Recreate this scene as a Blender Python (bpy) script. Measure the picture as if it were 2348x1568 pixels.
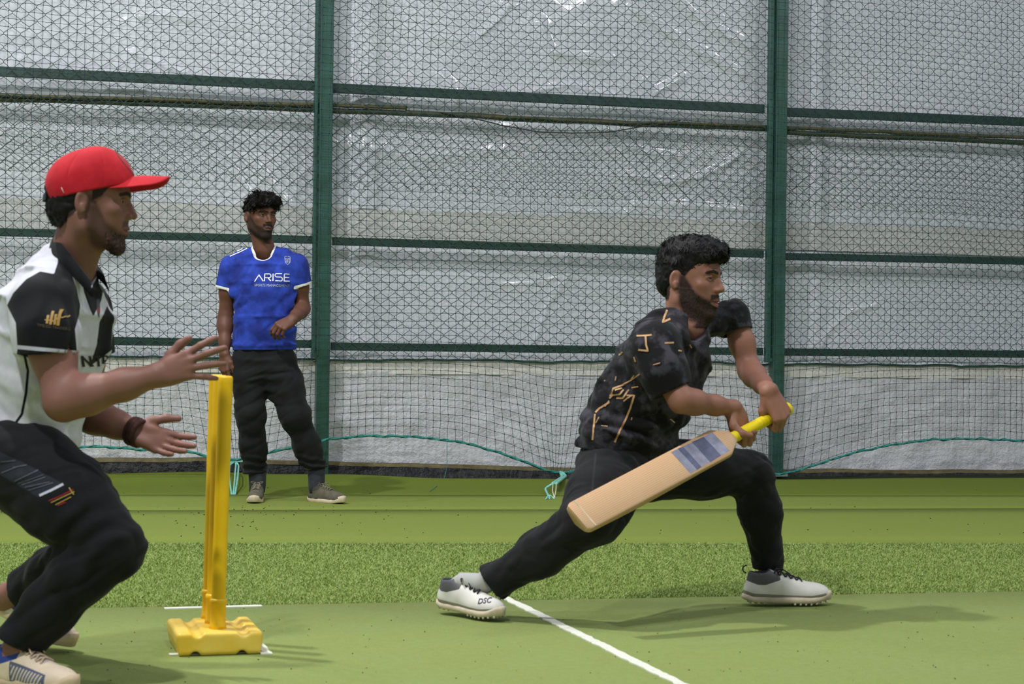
import bpy, math, random
import numpy as np
from mathutils import Vector, Matrix, Euler
from mathutils.bvhtree import BVHTree

for _o in list(bpy.data.objects):
    bpy.data.objects.remove(_o)
SC = bpy.context.scene
COL = SC.collection
rng = np.random.default_rng(7)
random.seed(7)
R = math.radians

# ------------------------------------------------------------------ camera
FPX, CX, CY = 4300.0, 1174.0, 784.0
CAM_H = 0.875
cam_d = bpy.data.cameras.new('camera')
cam_d.sensor_width = 36.0
cam_d.lens = FPX / 2348.0 * 36.0
cam_d.clip_end = 200
cam = bpy.data.objects.new('camera', cam_d)
COL.objects.link(cam)
PITCH, ROLL = math.atan(11 / FPX), 0.012
CAM_M = Matrix.Translation((0, 0, CAM_H)) @ (Euler((math.pi / 2 + PITCH, 0, 0)).to_matrix() @ Euler((0, 0, ROLL)).to_matrix()).to_4x4()
cam.matrix_world = CAM_M
SC.camera = cam
cam_d.dof.use_dof = True
cam_d.dof.focus_distance = 11.0
cam_d.dof.aperture_fstop = 9.0
CR = np.array(CAM_M.to_3x3())
CO = np.array((0, 0, CAM_H))

# ------------------------------------------------------------------ light
w = bpy.data.worlds.new('world')
SC.world = w
w.use_nodes = True
w.node_tree.nodes['Background'].inputs[0].default_value = (0.84, 0.91, 1.0, 1)
w.node_tree.nodes['Background'].inputs[1].default_value = 0.36


def area(name, loc, target, sx, sy, power, col=(0.985, 0.99, 1.0)):
    d = bpy.data.lights.new(name, 'AREA')
    d.shape = 'RECTANGLE'
    d.size, d.size_y = sx, sy
    d.energy = power
    d.color = col
    o = bpy.data.objects.new(name, d)
    COL.objects.link(o)
    o.location = loc
    o.rotation_euler = (Vector(target) - Vector(loc)).to_track_quat('-Z', 'Y').to_euler()
    return o


area('floodlight', (-3.0, 6.4, 6.3), (0.2, 8.0, 0.3), 0.24, 0.18, 290)
area('floodlight', (-2.0, 1.6, 6.4), (0.2, 6.6, 0.3), 0.36, 0.24, 260)
area('floodlight', (0.4, 4.2, 6.6), (0.4, 8.5, 0.8), 0.24, 0.18, 70)
area('floodlight', (4.5, 6.2, 6.0), (1.4, 10.5, 0.8), 0.30, 0.16, 75)  # added on the right to raise glints on the plastic sheet
area('floodlight', (6.7, 7.4, 5.9), (1.4, 11.5, 0.8), 0.28, 0.14, 45)  # second added lamp, for glints along the sheet's slanting creases
area('floodlight', (-4.6, 9.0, 6.0), (-0.5, 11.5, 1.2), 0.24, 0.18, 80)
SC.view_settings.view_transform = 'Standard'
SC.view_settings.look = 'None'
SC.view_settings.gamma = 1.0
SC.view_settings.use_curve_mapping = False
SC.view_settings.exposure = 0.02


# ------------------------------------------------------------------ geometry of the view
def P(px, py, Z):
    """point of the place seen at (px, py) at depth Z metres along the view axis"""
    return CO + CR @ np.array(((px - CX) / FPX * Z, -(py - CY) / FPX * Z, -Z))


def ray(px, py):
    return CR @ np.array(((px - CX) / FPX, -(py - CY) / FPX, -1.0))


def floor_pt(px, py, z=0.0):
    d = ray(px, py)
    return CO + d * ((z - CO[2]) / d[2])


def proj(V):
    q = (np.asarray(V) - CO) @ CR
    return np.stack((CX + FPX * q[..., 0] / -q[..., 2], CY - FPX * q[..., 1] / -q[..., 2]), -1)


# ------------------------------------------------------------------ colours and materials
def lin(c):
    return c / 12.92 if c <= 0.04045 else ((c + 0.055) / 1.055) ** 2.4


def rgb(r, g, b):
    return (lin(r / 255), lin(g / 255), lin(b / 255), 1)


class NT:
    def __init__(s, name):
        s.m = bpy.data.materials.new(name)
        s.m.use_nodes = True
        s.t = s.m.node_tree
        s.b = s.t.nodes['Principled BSDF']

    def n(s, typ, **kw):
        x = s.t.nodes.new(typ)
        for k, v in kw.items():
            if k in x.inputs:
                x.inputs[k].default_value = v
            else:
                setattr(x, k, v)
        return x

    def l(s, a, b):
        s.t.links.new(a, b)

    def coord(s, scale=None):
        c = s.n('ShaderNodeTexCoord').outputs['Object']
        if scale is not None:
            mp = s.n('ShaderNodeMapping')
            mp.inputs['Scale'].default_value = scale
            s.l(c, mp.inputs['Vector'])
            c = mp.outputs['Vector']
        return c

    def noise(s, scale, detail=3, rough=0.55, vec=None, stretch=None):
        x = s.n('ShaderNodeTexNoise')
        x.inputs['Scale'].default_value = scale
        x.inputs['Detail'].default_value = detail
        x.inputs['Roughness'].default_value = rough
        s.l(vec if vec is not None else s.coord(stretch), x.inputs['Vector'])
        return x.outputs['Fac']

    def ramp(s, fac, a, b, lo=0.0, hi=1.0):
        x = s.n('ShaderNodeMapRange')
        x.inputs['From Min'].default_value = a
        x.inputs['From Max'].default_value = b
        x.inputs['To Min'].default_value = lo
        x.inputs['To Max'].default_value = hi
        s.l(fac, x.inputs['Value'])
        return x.outputs['Result']

    def math(s, op, a, b):
        x = s.n('ShaderNodeMath', operation=op)
        for i, v in enumerate((a, b)):
            if hasattr(v, 'links'):
                s.l(v, x.inputs[i])
            else:
                x.inputs[i].default_value = v
        return x.outputs[0]

    def mix(s, fac, a, b):
        x = s.n('ShaderNodeMix', data_type='RGBA')
        for sock, v in ((x.inputs[0], fac), (x.inputs[6], a), (x.inputs[7], b)):
            if hasattr(v, 'links'):
                s.l(v, sock)
            else:
                sock.default_value = v
        return x.outputs[2]

    def attr(s, name):
        x = s.n('ShaderNodeAttribute')
        x.attribute_name = name
        return x.outputs['Fac']

    def bump(s, h, strength=0.3, dist=0.01):
        x = s.n('ShaderNodeBump')
        x.inputs['Strength'].default_value = strength
        x.inputs['Distance'].default_value = dist
        s.l(h, x.inputs['Height'])
        s.l(x.outputs[0], s.b.inputs['Normal'])

    def fin(s, col, rough=0.6, spec=0.5, metal=0.0):
        if hasattr(col, 'links'):
            s.l(col, s.b.inputs['Base Color'])
        else:
            s.b.inputs['Base Color'].default_value = col
        if hasattr(rough, 'links'):
            s.l(rough, s.b.inputs['Roughness'])
        else:
            s.b.inputs['Roughness'].default_value = rough
        s.b.inputs['Specular IOR Level'].default_value = spec
        s.b.inputs['Metallic'].default_value = metal
        return s.m


def plain(name, col, rough=0.6, spec=0.5, var=0.12, scale=30, bump=0.0, metal=0.0):
    t = NT(name)
    f = t.noise(scale)
    d = tuple(c * (1 - var) for c in col[:3]) + (1,)
    e = tuple(min(1, c * (1 + var)) for c in col[:3]) + (1,)
    if bump:
        t.bump(t.noise(scale * 4), bump, 0.004)
    return t.fin(t.mix(t.ramp(f, 0.3, 0.7), d, e), rough, spec, metal)


def cloth(name, base, base2=None, layers=(), mottle=8.0, weave=True, rough=0.85, mot=(0.4, 0.6)):
    """fabric: two mottled tones, then printed layers, each where its attribute is > 0"""
    t = NT(name)
    c = base
    if base2 is not None:
        c = t.mix(t.ramp(t.noise(mottle, 4, 0.6), mot[0], mot[1]), base, base2)
    for at, col in layers:
        g = t.ramp(t.attr(at), -0.0006, 0.0006)
        c = t.mix(g, c, col)
    if weave:
        t.bump(t.noise(900, 2), 0.12, 0.001)
    t.b.inputs['Sheen Weight'].default_value = 0.05
    t.b.inputs['Sheen Roughness'].default_value = 0.5
    return t.fin(c, rough, 0.25)


# ------------------------------------------------------------------ objects
def org(o):
    v = np.zeros(3)
    while o is not None:
        v = v + np.array(o.location)
        o = o.parent
    return v


def tag(o, label=None, cat=None, group=None, kind=None):
    for k, v in (('label', label), ('category', cat), ('group', group), ('kind', kind)):
        if v:
            o[k] = v
    return o


def thing(name, label, cat, loc, group=None):
    o = bpy.data.objects.new(name, None)
    o.empty_display_size = 0.1
    COL.objects.link(o)
    o.location = tuple(float(x) for x in loc)
    return tag(o, label, cat, group)


def mesh_of(name, V, F):
    me = bpy.data.meshes.new(name)
    V = np.asarray(V, np.float32)
    if isinstance(F, np.ndarray):
        k = F.shape[1]
        me.vertices.add(len(V))
        me.vertices.foreach_set('co', V.ravel())
        me.loops.add(F.size)
        me.loops.foreach_set('vertex_index', F.ravel().astype(np.int32))
        me.polygons.add(len(F))
        me.polygons.foreach_set('loop_start', np.arange(0, F.size, k, dtype=np.int32))
        me.polygons.foreach_set('loop_total', np.full(len(F), k, np.int32))
        me.update(calc_edges=True)
        me.validate()
    else:
        me.from_pydata([tuple(map(float, v)) for v in V], [], [list(map(int, f)) for f in F])
        me.update()
    return me


def mk(name, V, F, mat, parent=None, loc=None, smooth=True, attrs=None):
    """one mesh object from world-space vertices"""
    V = np.asarray(V, float)
    base = org(parent) if parent is not None else np.zeros(3)
    if loc is None:
        loc = np.zeros(3) if parent is not None else np.array([V[:, 0].mean(), V[:, 1].mean(), V[:, 2].min()])
        rel = loc
    else:
        rel = np.asarray(loc, float) - base
    me = mesh_of(name, V - base - rel, F)
    o = bpy.data.objects.new(name, me)
    COL.objects.link(o)
    o.location = tuple(float(x) for x in rel)
    if parent is not None:
        o.parent = parent
    if mat is not None:
        me.materials.append(mat)
    if smooth:
        me.polygons.foreach_set('use_smooth', np.ones(len(me.polygons), bool))
    for k, v in (attrs or {}).items():
        a = me.attributes.new(k, 'FLOAT', 'POINT')
        a.data.foreach_set('value', np.asarray(v, np.float32))
    return o


def join(parts):
    V, F, n = [], [], 0
    for v, f in parts:
        V.append(np.asarray(v, float))
        F += [[i + n for i in q] for q in f]
        n += len(v)
    return np.concatenate(V), F


def box(c, s, M=None, bev=0.0):
    """box (optionally chamfered) centred at c; M rotates it"""
    x, y, z = (np.asarray(s, float) / 2)
    b = bev
    if b <= 0:
        V = np.array([(i * x, j * y, k * z) for i in (-1, 1) for j in (-1, 1) for k in (-1, 1)])
        F = [(0, 1, 3, 2), (4, 6, 7, 5), (0, 4, 5, 1), (2, 3, 7, 6), (0, 2, 6, 4), (1, 5, 7, 3)]
    else:
        V, ix = [], {}
        for i in (-1, 1):
            for j in (-1, 1):
                for k in (-1, 1):
                    for a in range(3):
                        p = [i * (x - b), j * (y - b), k * (z - b)]
                        p[a] = (i * x, j * y, k * z)[a]
                        ix[(i, j, k, a)] = len(V)
                        V.append(p)
        F = []
        sg = (-1, 1)
        for a in range(3):
            o1, o2 = [q for q in range(3) if q != a]
            for s_ in sg:
                q = []
                for (u, v) in ((-1, -1), (1, -1), (1, 1), (-1, 1)):
                    t = [0, 0, 0]
                    t[a], t[o1], t[o2] = s_, u, v
                    q.append(ix[(*t, a)])
                F.append(q)
        for a in range(3):
            o1, o2 = [q for q in range(3) if q != a]
            for u in sg:
                for v in sg:
                    q = []
                    for s_, w_ in ((-1, o1), (1, o1), (1, o2), (-1, o2)):
                        t = [0, 0, 0]
                        t[a], t[o1], t[o2] = s_, u, v
                        q.append(ix[(*t, w_)])
                    F.append(q)
        for i in sg:
            for j in sg:
                for k in sg:
                    F.append([ix[(i, j, k, a)] for a in range(3)])
        V = np.array(V)
    if M is not None:
        V = V @ np.asarray(M).T
    V = V + np.asarray(c, float)
    return fixn(V, F)


def fixn(V, F):
    """orient the faces of a star-shaped piece outwards"""
    c = V.mean(0)
    out = []
    for f in F:
        p = V[list(f)]
        n = np.cross(p[1] - p[0], p[2] - p[0])
        out.append(list(f) if np.dot(n, p.mean(0) - c) >= 0 else list(f)[::-1])
    return V, out


def tube(pts, r, n=8, cap=True, closed=False, flat=1.0):
    pts = np.asarray(pts, float)
    m = len(pts)
    rr = np.full(m, r, float) if np.isscalar(r) else np.asarray(r, float)
    T = np.gradient(pts, axis=0) if not closed else np.roll(pts, -1, 0) - np.roll(pts, 1, 0)
    T /= np.linalg.norm(T, axis=1)[:, None] + 1e-12
    up = np.array((0, 0, 1.0)) if abs(T[0][2]) < 0.9 else np.array((1.0, 0, 0))
    N = np.cross(T[0], up)
    V = []
    for i in range(m):
        N = N - T[i] * np.dot(N, T[i])
        N /= np.linalg.norm(N) + 1e-12
        B = np.cross(T[i], N)
        for k in range(n):
            a = 2 * math.pi * k / n
            V.append(pts[i] + rr[i] * (math.cos(a) * N + flat * math.sin(a) * B))
    F = []
    for i in range(m if closed else m - 1):
        j = (i + 1) % m
        for k in range(n):
            k2 = (k + 1) % n
            F.append((i * n + k, i * n + k2, j * n + k2, j * n + k))
    if cap and not closed:
        F.append(tuple(range(n))[::-1])
        F.append(tuple((m - 1) * n + k for k in range(n)))
    return np.array(V), F


def sticks(A, B, r, n=3):
    """many straight wires at once"""
    A, B = np.asarray(A, float), np.asarray(B, float)
    T = B - A
    T /= np.linalg.norm(T, axis=1)[:, None] + 1e-12
    up = np.where(np.abs(T[:, 2:3]) < 0.9, np.array([[0, 0, 1.0]]), np.array([[1.0, 0, 0]]))
    N = np.cross(T, up)
    N /= np.linalg.norm(N, axis=1)[:, None]
    Bn = np.cross(T, N)
    V = np.empty((len(A), 2 * n, 3))
    for k in range(n):
        a = 2 * math.pi * k / n
        o = r * (math.cos(a) * N + math.sin(a) * Bn)
        V[:, k] = A + o
        V[:, n + k] = B + o
    q = np.array([(k, (k + 1) % n, n + (k + 1) % n, n + k) for k in range(n)])
    F = (np.arange(len(A))[:, None, None] * 2 * n + q[None]).reshape(-1, 4)
    return V.reshape(-1, 3), F


def lathe(prof, n=24, c=(0, 0, 0), M=None):
    V = []
    for r, z in prof:
        for k in range(n):
            a = 2 * math.pi * k / n
            V.append((r * math.cos(a), r * math.sin(a), z))
    F = []
    m = len(prof)
    for i in range(m - 1):
        for k in range(n):
            k2 = (k + 1) % n
            F.append((i * n + k, i * n + k2, (i + 1) * n + k2, (i + 1) * n + k))
    F.append(tuple(range(n))[::-1])
    F.append(tuple((m - 1) * n + k for k in range(n)))
    V = np.array(V)
    if M is not None:
        V = V @ np.asarray(M).T
    return V + np.asarray(c, float), F


def grid(U, W, fn):
    """surface over parameter arrays U x W"""
    nu, nw = len(U), len(W)
    uu, ww = np.meshgrid(U, W, indexing='ij')
    V = fn(uu.ravel(), ww.ravel())
    i, j = np.meshgrid(np.arange(nu - 1), np.arange(nw - 1), indexing='ij')
    a = (i * nw + j).ravel()
    F = np.stack((a, a + nw, a + nw + 1, a + 1), 1)
    return V, F


# ------------------------------------------------------------------ value noise
_TB = rng.uniform(-1, 1, (64, 64, 64)).astype(np.float32)


def vnoise(p):
    p = np.asarray(p, np.float32)
    i = np.floor(p).astype(np.int64)
    f = p - i
    f = f * f * (3 - 2 * f)
    i &= 63
    j = (i + 1) & 63
    x0, y0, z0 = i[:, 0], i[:, 1], i[:, 2]
    x1, y1, z1 = j[:, 0], j[:, 1], j[:, 2]
    fx, fy, fz = f[:, 0], f[:, 1], f[:, 2]
    a = _TB[x0, y0, z0] * (1 - fx) + _TB[x1, y0, z0] * fx
    b = _TB[x0, y1, z0] * (1 - fx) + _TB[x1, y1, z0] * fx
    c = _TB[x0, y0, z1] * (1 - fx) + _TB[x1, y0, z1] * fx
    d = _TB[x0, y1, z1] * (1 - fx) + _TB[x1, y1, z1] * fx
    return (a * (1 - fy) + b * fy) * (1 - fz) + (c * (1 - fy) + d * fy) * fz


def fnoise(p, o=3):
    p = np.asarray(p, np.float32)
    s, a = 0, 1.0
    for k in range(o):
        s = s + a * vnoise(p * 2.0 ** k + 17.3 * k)
        a *= 0.5
    return s


# ------------------------------------------------------------------ distance fields
def nrm(v):
    v = np.asarray(v, float)
    return v / (np.linalg.norm(v) + 1e-12)


class Field:
    def __init__(s, lo, hi, h):
        s.lo = np.asarray(lo, float)
        s.h = h
        s.n = np.ceil((np.asarray(hi, float) - s.lo) / h).astype(int) + 1
        s.A = np.full(s.n, 9.0, np.float32)

    def sub(s, lo, hi):
        a = np.clip(np.floor((np.asarray(lo) - s.lo) / s.h).astype(int), 0, s.n)
        b = np.clip(np.ceil((np.asarray(hi) - s.lo) / s.h).astype(int) + 1, 0, s.n)
        if np.any(b <= a):
            return None, None
        sl = tuple(slice(x, y) for x, y in zip(a, b))
        X = [(s.lo[k] + s.h * np.arange(a[k], b[k])).astype(np.float32) for k in range(3)]
        return sl, (X[0][:, None, None], X[1][None, :, None], X[2][None, None, :])

    def comb(s, sl, d, k, op):
        A = s.A[sl]
        if op == '-':
            d = -d
            if k > 0:
                h = np.maximum(k - np.abs(A - d), 0) / k
                s.A[sl] = np.maximum(A, d) + h * h * k * 0.25
            else:
                s.A[sl] = np.maximum(A, d)
        else:
            if k > 0:
                h = np.maximum(k - np.abs(A - d), 0) / k
                s.A[sl] = np.minimum(A, d) - h * h * k * 0.25
            else:
                s.A[sl] = np.minimum(A, d)

    def seg(s, a, b, ra, rb=None, k=0.01, op='+'):
        rb = ra if rb is None else rb
        a, b = np.asarray(a, float), np.asarray(b, float)
        p = max(ra, rb) + k + 3 * s.h + 0.01
        sl, X = s.sub(np.minimum(a, b) - p, np.maximum(a, b) + p)
        if sl is None:
            return s
        ba = b - a
        L = float(ba @ ba) + 1e-12
        t = np.clip(((X[0] - a[0]) * ba[0] + (X[1] - a[1]) * ba[1] + (X[2] - a[2]) * ba[2]) / L, 0, 1)
        d = np.sqrt((X[0] - a[0] - t * ba[0]) ** 2 + (X[1] - a[1] - t * ba[1]) ** 2 + (X[2] - a[2] - t * ba[2]) ** 2) - (ra + (rb - ra) * t)
        s.comb(sl, d.astype(np.float32), k, op)
        return s

    def chain(s, pts, rad, k=0.01, op='+'):
        for i in range(len(pts) - 1):
            s.seg(pts[i], pts[i + 1], rad[i], rad[i + 1], k, op)
        return s

    def ell(s, c, r, M=None, k=0.01, op='+'):
        c, r = np.asarray(c, float), np.asarray(r, float)
        p = r.max() + k + 3 * s.h + 0.01 if M is not None else r + k + 3 * s.h + 0.01
        sl, X = s.sub(c - p, c + p)
        if sl is None:
            return s
        D = [X[i] - c[i] for i in range(3)]
        if M is not None:
            M = np.asarray(M, float)  # columns = axes
            D = [D[0] * M[0, i] + D[1] * M[1, i] + D[2] * M[2, i] for i in range(3)]
        q = np.sqrt((D[0] / r[0]) ** 2 + (D[1] / r[1]) ** 2 + (D[2] / r[2]) ** 2)
        g = np.sqrt((D[0] / r[0] ** 2) ** 2 + (D[1] / r[1] ** 2) ** 2 + (D[2] / r[2] ** 2) ** 2) + 1e-9
        d = q * (q - 1) / g
        s.comb(sl, d.astype(np.float32), k, op)
        return s

    def loft(s, rings, k=0.02, op='+', pw=2.4):
        """rings: (centre, lateral dir, a, b)"""
        for (c0, l0, a0, b0), (c1, l1, a1, b1) in zip(rings[:-1], rings[1:]):
            c0, c1 = np.asarray(c0, float), np.asarray(c1, float)
            ax = nrm(c1 - c0)
            L = np.linalg.norm(c1 - c0)
            p = max(a0, a1, b0, b1) + k + 3 * s.h + 0.01
            sl, X = s.sub(np.minimum(c0, c1) - p, np.maximum(c0, c1) + p)
            if sl is None:
                continue
            D = [X[i] - c0[i] for i in range(3)]
            tt = D[0] * ax[0] + D[1] * ax[1] + D[2] * ax[2]
            t = np.clip(tt / L, 0, 1)
            over = np.maximum(np.maximum(-tt, tt - L), 0)
            la = nrm(np.asarray(l0) + np.asarray(l1))
            la = nrm(la - ax * (la @ ax))
            fo = np.cross(ax, la)
            x = D[0] * la[0] + D[1] * la[1] + D[2] * la[2]
            y = D[0] * fo[0] + D[1] * fo[1] + D[2] * fo[2]
            a = a0 + (a1 - a0) * t
            b = b0 + (b1 - b0) * t
            q = (np.abs(x / a) ** pw + np.abs(y / b) ** pw) ** (1 / pw)
            d = (q - 1) * np.minimum(a, b)
            d = np.where(over > 0, np.sqrt(np.maximum(d, 0) ** 2 + over ** 2) + np.maximum(np.minimum(d, 0), -0.05), d)
            s.comb(sl, d.astype(np.float32), k, op)
        return s

    def plane(s, p, n, k=0.0, lo=None, hi=None):
        """cut away the side the normal points to (inside an optional box)"""
        n = nrm(n)
        hi_ = s.lo + s.h * s.n if hi is None else np.asarray(hi)
        sl, X = s.sub(s.lo if lo is None else lo, hi_)
        if sl is None:
            return s
        d = (X[0] - p[0]) * n[0] + (X[1] - p[1]) * n[1] + (X[2] - p[2]) * n[2]
        s.comb(sl, (-d).astype(np.float32), k, '-')
        return s

    def disp(s, fn, band=0.035):
        m = np.abs(s.A) < band
        ix = np.argwhere(m)
        s.A[m] += fn(s.lo + ix * s.h).astype(np.float32)
        return s

    def mesh(s):
        A = s.A
        neg = A < 0
        c = neg[:-1, :-1, :-1].astype(np.uint8)
        cnt = np.zeros_like(c)
        for i in (0, 1):
            for j in (0, 1):
                for k in (0, 1):
                    cnt += neg[i:A.shape[0] - 1 + i, j:A.shape[1] - 1 + j, k:A.shape[2] - 1 + k]
        act = (cnt > 0) & (cnt < 8)
        ix = np.argwhere(act)
        idm = np.full(act.shape, -1, np.int32)
        idm[act] = np.arange(len(ix))
        cr = {}
        for i in (0, 1):
            for j in (0, 1):
                for k in (0, 1):
                    cr[(i, j, k)] = A[ix[:, 0] + i, ix[:, 1] + j, ix[:, 2] + k]
        acc = np.zeros((len(ix), 3))
        num = np.zeros(len(ix))
        for ax in range(3):
            for u in (0, 1):
                for v in (0, 1):
                    p = [0, 0, 0]
                    o = [q for q in range(3) if q != ax]
                    p[o[0]], p[o[1]] = u, v
                    q = list(p)
                    q[ax] = 1
                    a, b = cr[tuple(p)], cr[tuple(q)]
                    m = (a < 0) != (b < 0)
                    t = np.where(m, a / np.where(m, a - b, 1), 0)
                    for d in range(3):
                        acc[:, d] += np.where(m, t if d == ax else p[d], 0)
                    num += m
        V = s.lo + s.h * (ix + acc / num[:, None])
        Q = []
        for ax in range(3):
            o = [q for q in range(3) if q != ax]
            s0 = [slice(1, A.shape[d] - 1) for d in range(3)]
            s1 = list(s0)
            s0[ax] = slice(0, A.shape[ax] - 1)
            s1[ax] = slice(1, A.shape[ax])
            a, b = neg[tuple(s0)], neg[tuple(s1)]
            e = np.argwhere(a != b)
            sg = a[tuple(e.T)]
            base = e.copy()
            base[:, o[0]] += 1
            base[:, o[1]] += 1
            def cell(du, dv):
                q = base.copy()
                q[:, o[0]] += du
                q[:, o[1]] += dv
                return idm[tuple(q.T)]
            q = np.stack((cell(-1, -1), cell(0, -1), cell(0, 0), cell(-1, 0)), 1)
            flip = sg if ax != 1 else ~sg
            q[~flip] = q[~flip][:, ::-1]
            Q.append(q)
        Q = np.concatenate(Q)
        Q = Q[(Q >= 0).all(1)]
        return V, Q


def poly_sd(pts, poly):
    """signed distance to a 2D polygon, positive inside"""
    pts = np.asarray(pts, float)
    poly = np.asarray(poly, float)
    d = np.full(len(pts), 1e9)
    ins = np.zeros(len(pts), bool)
    for i in range(len(poly)):
        a, b = poly[i], poly[(i + 1) % len(poly)]
        e = b - a
        w_ = pts - a
        t = np.clip((w_ @ e) / (e @ e + 1e-12), 0, 1)
        d = np.minimum(d, np.linalg.norm(w_ - t[:, None] * e, axis=1))
        c = ((a[1] > pts[:, 1]) != (b[1] > pts[:, 1])) & (pts[:, 0] < (b[0] - a[0]) * (pts[:, 1] - a[1]) / (b[1] - a[1] + 1e-12) + a[0])
        ins ^= c
    return np.where(ins, d, -d)


def line_sd(pts, line):
    """distance to a 2D polyline"""
    pts = np.asarray(pts, float)
    line = np.asarray(line, float)
    d = np.full(len(pts), 1e9)
    for a, b in zip(line[:-1], line[1:]):
        e = b - a
        w_ = pts - a
        t = np.clip((w_ @ e) / (e @ e + 1e-12), 0, 1)
        d = np.minimum(d, np.linalg.norm(w_ - t[:, None] * e, axis=1))
    return d


def sstep(a, b, x):
    t = np.clip((x - a) / (b - a), 0, 1)
    return t * t * (3 - 2 * t)


def frame(f, u):
    """columns: right, forward, up"""
    f = nrm(f)
    u = np.asarray(u, float)
    u = nrm(u - f * (u @ f))
    return np.stack((np.cross(f, u), f, u), 1)
# ================================================================== the setting
YAW = R(16.0)
FU = np.array((math.cos(YAW), math.sin(YAW), 0))
FN = np.array((math.sin(YAW), -math.cos(YAW), 0))   # towards the players
FO = floor_pt(736, 1101)
UP = np.array((0, 0, 1.0))


def fence_uz(px, py, n=0.0):
    d = ray(px, py)
    t = ((FO + FN * n - CO) @ FN) / (d @ FN)
    q = CO + d * t
    return float((q - FO) @ FU), float(q[2])


def fpt(u, z, n):
    u, z, n = np.broadcast_arrays(np.asarray(u, float), np.asarray(z, float), np.asarray(n, float))
    return FO + u[..., None] * FU + n[..., None] * FN + z[..., None] * UP


M_GREEN = None


def make_green():
    t = NT('green_paint')
    c = t.mix(t.ramp(t.noise(9, 4), 0.35, 0.7), rgb(34, 72, 60), rgb(48, 90, 78))
    c = t.mix(t.ramp(t.noise(60, 4, 0.7, stretch=(1, 1, 0.15)), 0.66, 0.72), c, rgb(84, 116, 104))
    t.bump(t.noise(120, 3), 0.15, 0.003)
    return t.fin(c, 0.38, 0.5)


M_GREEN = make_green()


def turf_mat(name, c1, c2, c3, fine=420):
    t = NT(name)
    f1 = t.noise(fine, 2, 0.7)
    f2 = t.noise(3.0, 4, 0.6)
    f3 = t.noise(38, 3, 0.6)
    c = t.mix(t.ramp(f1, 0.3, 0.7), c1, c2)
    c = t.mix(t.ramp(f2, 0.42, 0.72, 0, 0.55), c, c3)
    c = t.mix(t.ramp(f3, 0.4, 0.75, 0, 0.3), c, c1)
    h = t.math('ADD', t.noise(fine, 2, 0.7), t.math('MULTIPLY', t.noise(70, 3), 0.8))
    t.bump(h, 0.6, 0.006)
    return t.fin(c, 0.92, 0.12)


T_NEAR = turf_mat('turf_pitch', rgb(124, 140, 74), rgb(160, 172, 104), rgb(144, 160, 102))
T_LONG = turf_mat('turf_thatch', rgb(104, 124, 52), rgb(132, 150, 76), rgb(116, 138, 66), 300)
T_MID = turf_mat('turf_mid', rgb(112, 128, 54), rgb(144, 155, 78), rgb(130, 144, 70))
T_FAR = turf_mat('turf_far', rgb(98, 112, 38), rgb(122, 136, 56), rgb(110, 124, 46))
T_SUB = plain('sub_floor', rgb(40, 50, 24), 0.95, 0.1)

# floor slab under the turf
V, F = box((0.5, 7.0, -0.06), (22, 22, 0.1))
floor = tag(mk('floor', V, F, T_SUB, loc=(0.5, 7.0, -0.11), smooth=False), kind='structure')


def fl(px, py):
    return floor_pt(px, py)[:2]


def seam(y0, y1, x0=0.0, x1=2348.0):
    a, b = fl(x0, y0), fl(x1, y1)
    d = b - a
    return a - d * 1.3, b + d * 1.3


S1 = seam(1397, 1355)
S2 = seam(1244, 1245)
S3 = seam(1170, 1165)
S4 = seam(1137, 1139)
wl = FO[:2] - FN[:2] * 0.02
S5 = (wl - FU[:2] * 8 + 0 * FN[:2], wl + FU[:2] * 12)
S0 = (S1[0] + np.array((0.6, -9.0)), S1[1] + np.array((0.6, -9.0)))


def strip(name, A, B, mat, z0=0.0, z1=0.0, nx=160, ny=6, curl=0.0, wav=0.0, thick=0.012, edge=None):
    """a roll of turf between two seams: A near edge, B far edge; edges a little uneven"""
    u = np.linspace(0, 1, nx)
    v = np.linspace(0, 1, ny) ** (1.0 if curl == 0 else 0.6)

    def fn(uu, vv):
        a = A[0][None] + (A[1] - A[0])[None] * uu[:, None]
        b = B[0][None] + (B[1] - B[0])[None] * uu[:, None]
        if edge is not None:
            b = np.stack([np.interp(uu, edge[0], edge[1][:, k]) for k in range(2)], 1)
        p = a + (b - a) * vv[:, None]
        w1 = vnoise(np.stack((uu * 60, uu * 0 + 3.1, uu * 0), 1)) * wav
        p[:, 1] += w1 * (1 - np.abs(2 * vv - 1)) * 0 + w1 * np.where(vv > 0.99, 1, 0) + w1 * np.where(vv < 0.01, 1, 0)
        cl = curl if edge is None else np.interp(uu, edge[0], edge[1][:, 2])
        z = z0 + (z1 - z0) * vv + cl * sstep(0.62, 1.0, vv) * (1 + 0.12 * vnoise(np.stack((uu * 40, uu * 0, uu * 0), 1)))
        return np.column_stack((p, z))
    V, F = grid(u, v, fn)
    n = len(V)
    # turn the strip into a thin slab
    V2 = np.vstack((V, V - np.array((0, 0, thick))))
    rim = []
    ny_ = len(v)
    for i in range(nx - 1):
        rim.append((i * ny_, n + i * ny_, n + (i + 1) * ny_, (i + 1) * ny_))
        j = ny_ - 1
        rim.append((i * ny_ + j, (i + 1) * ny_ + j, n + (i + 1) * ny_ + j, n + i * ny_ + j))
    F2 = np.vstack((F, np.array(rim)))
    return mk(name, V2, F2, mat, floor)


def inset(S, d):
    dv = nrm(S[1] - S[0])
    nn = np.array((-dv[1], dv[0]))
    return S[0] + nn * d, S[1] + nn * d


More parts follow.
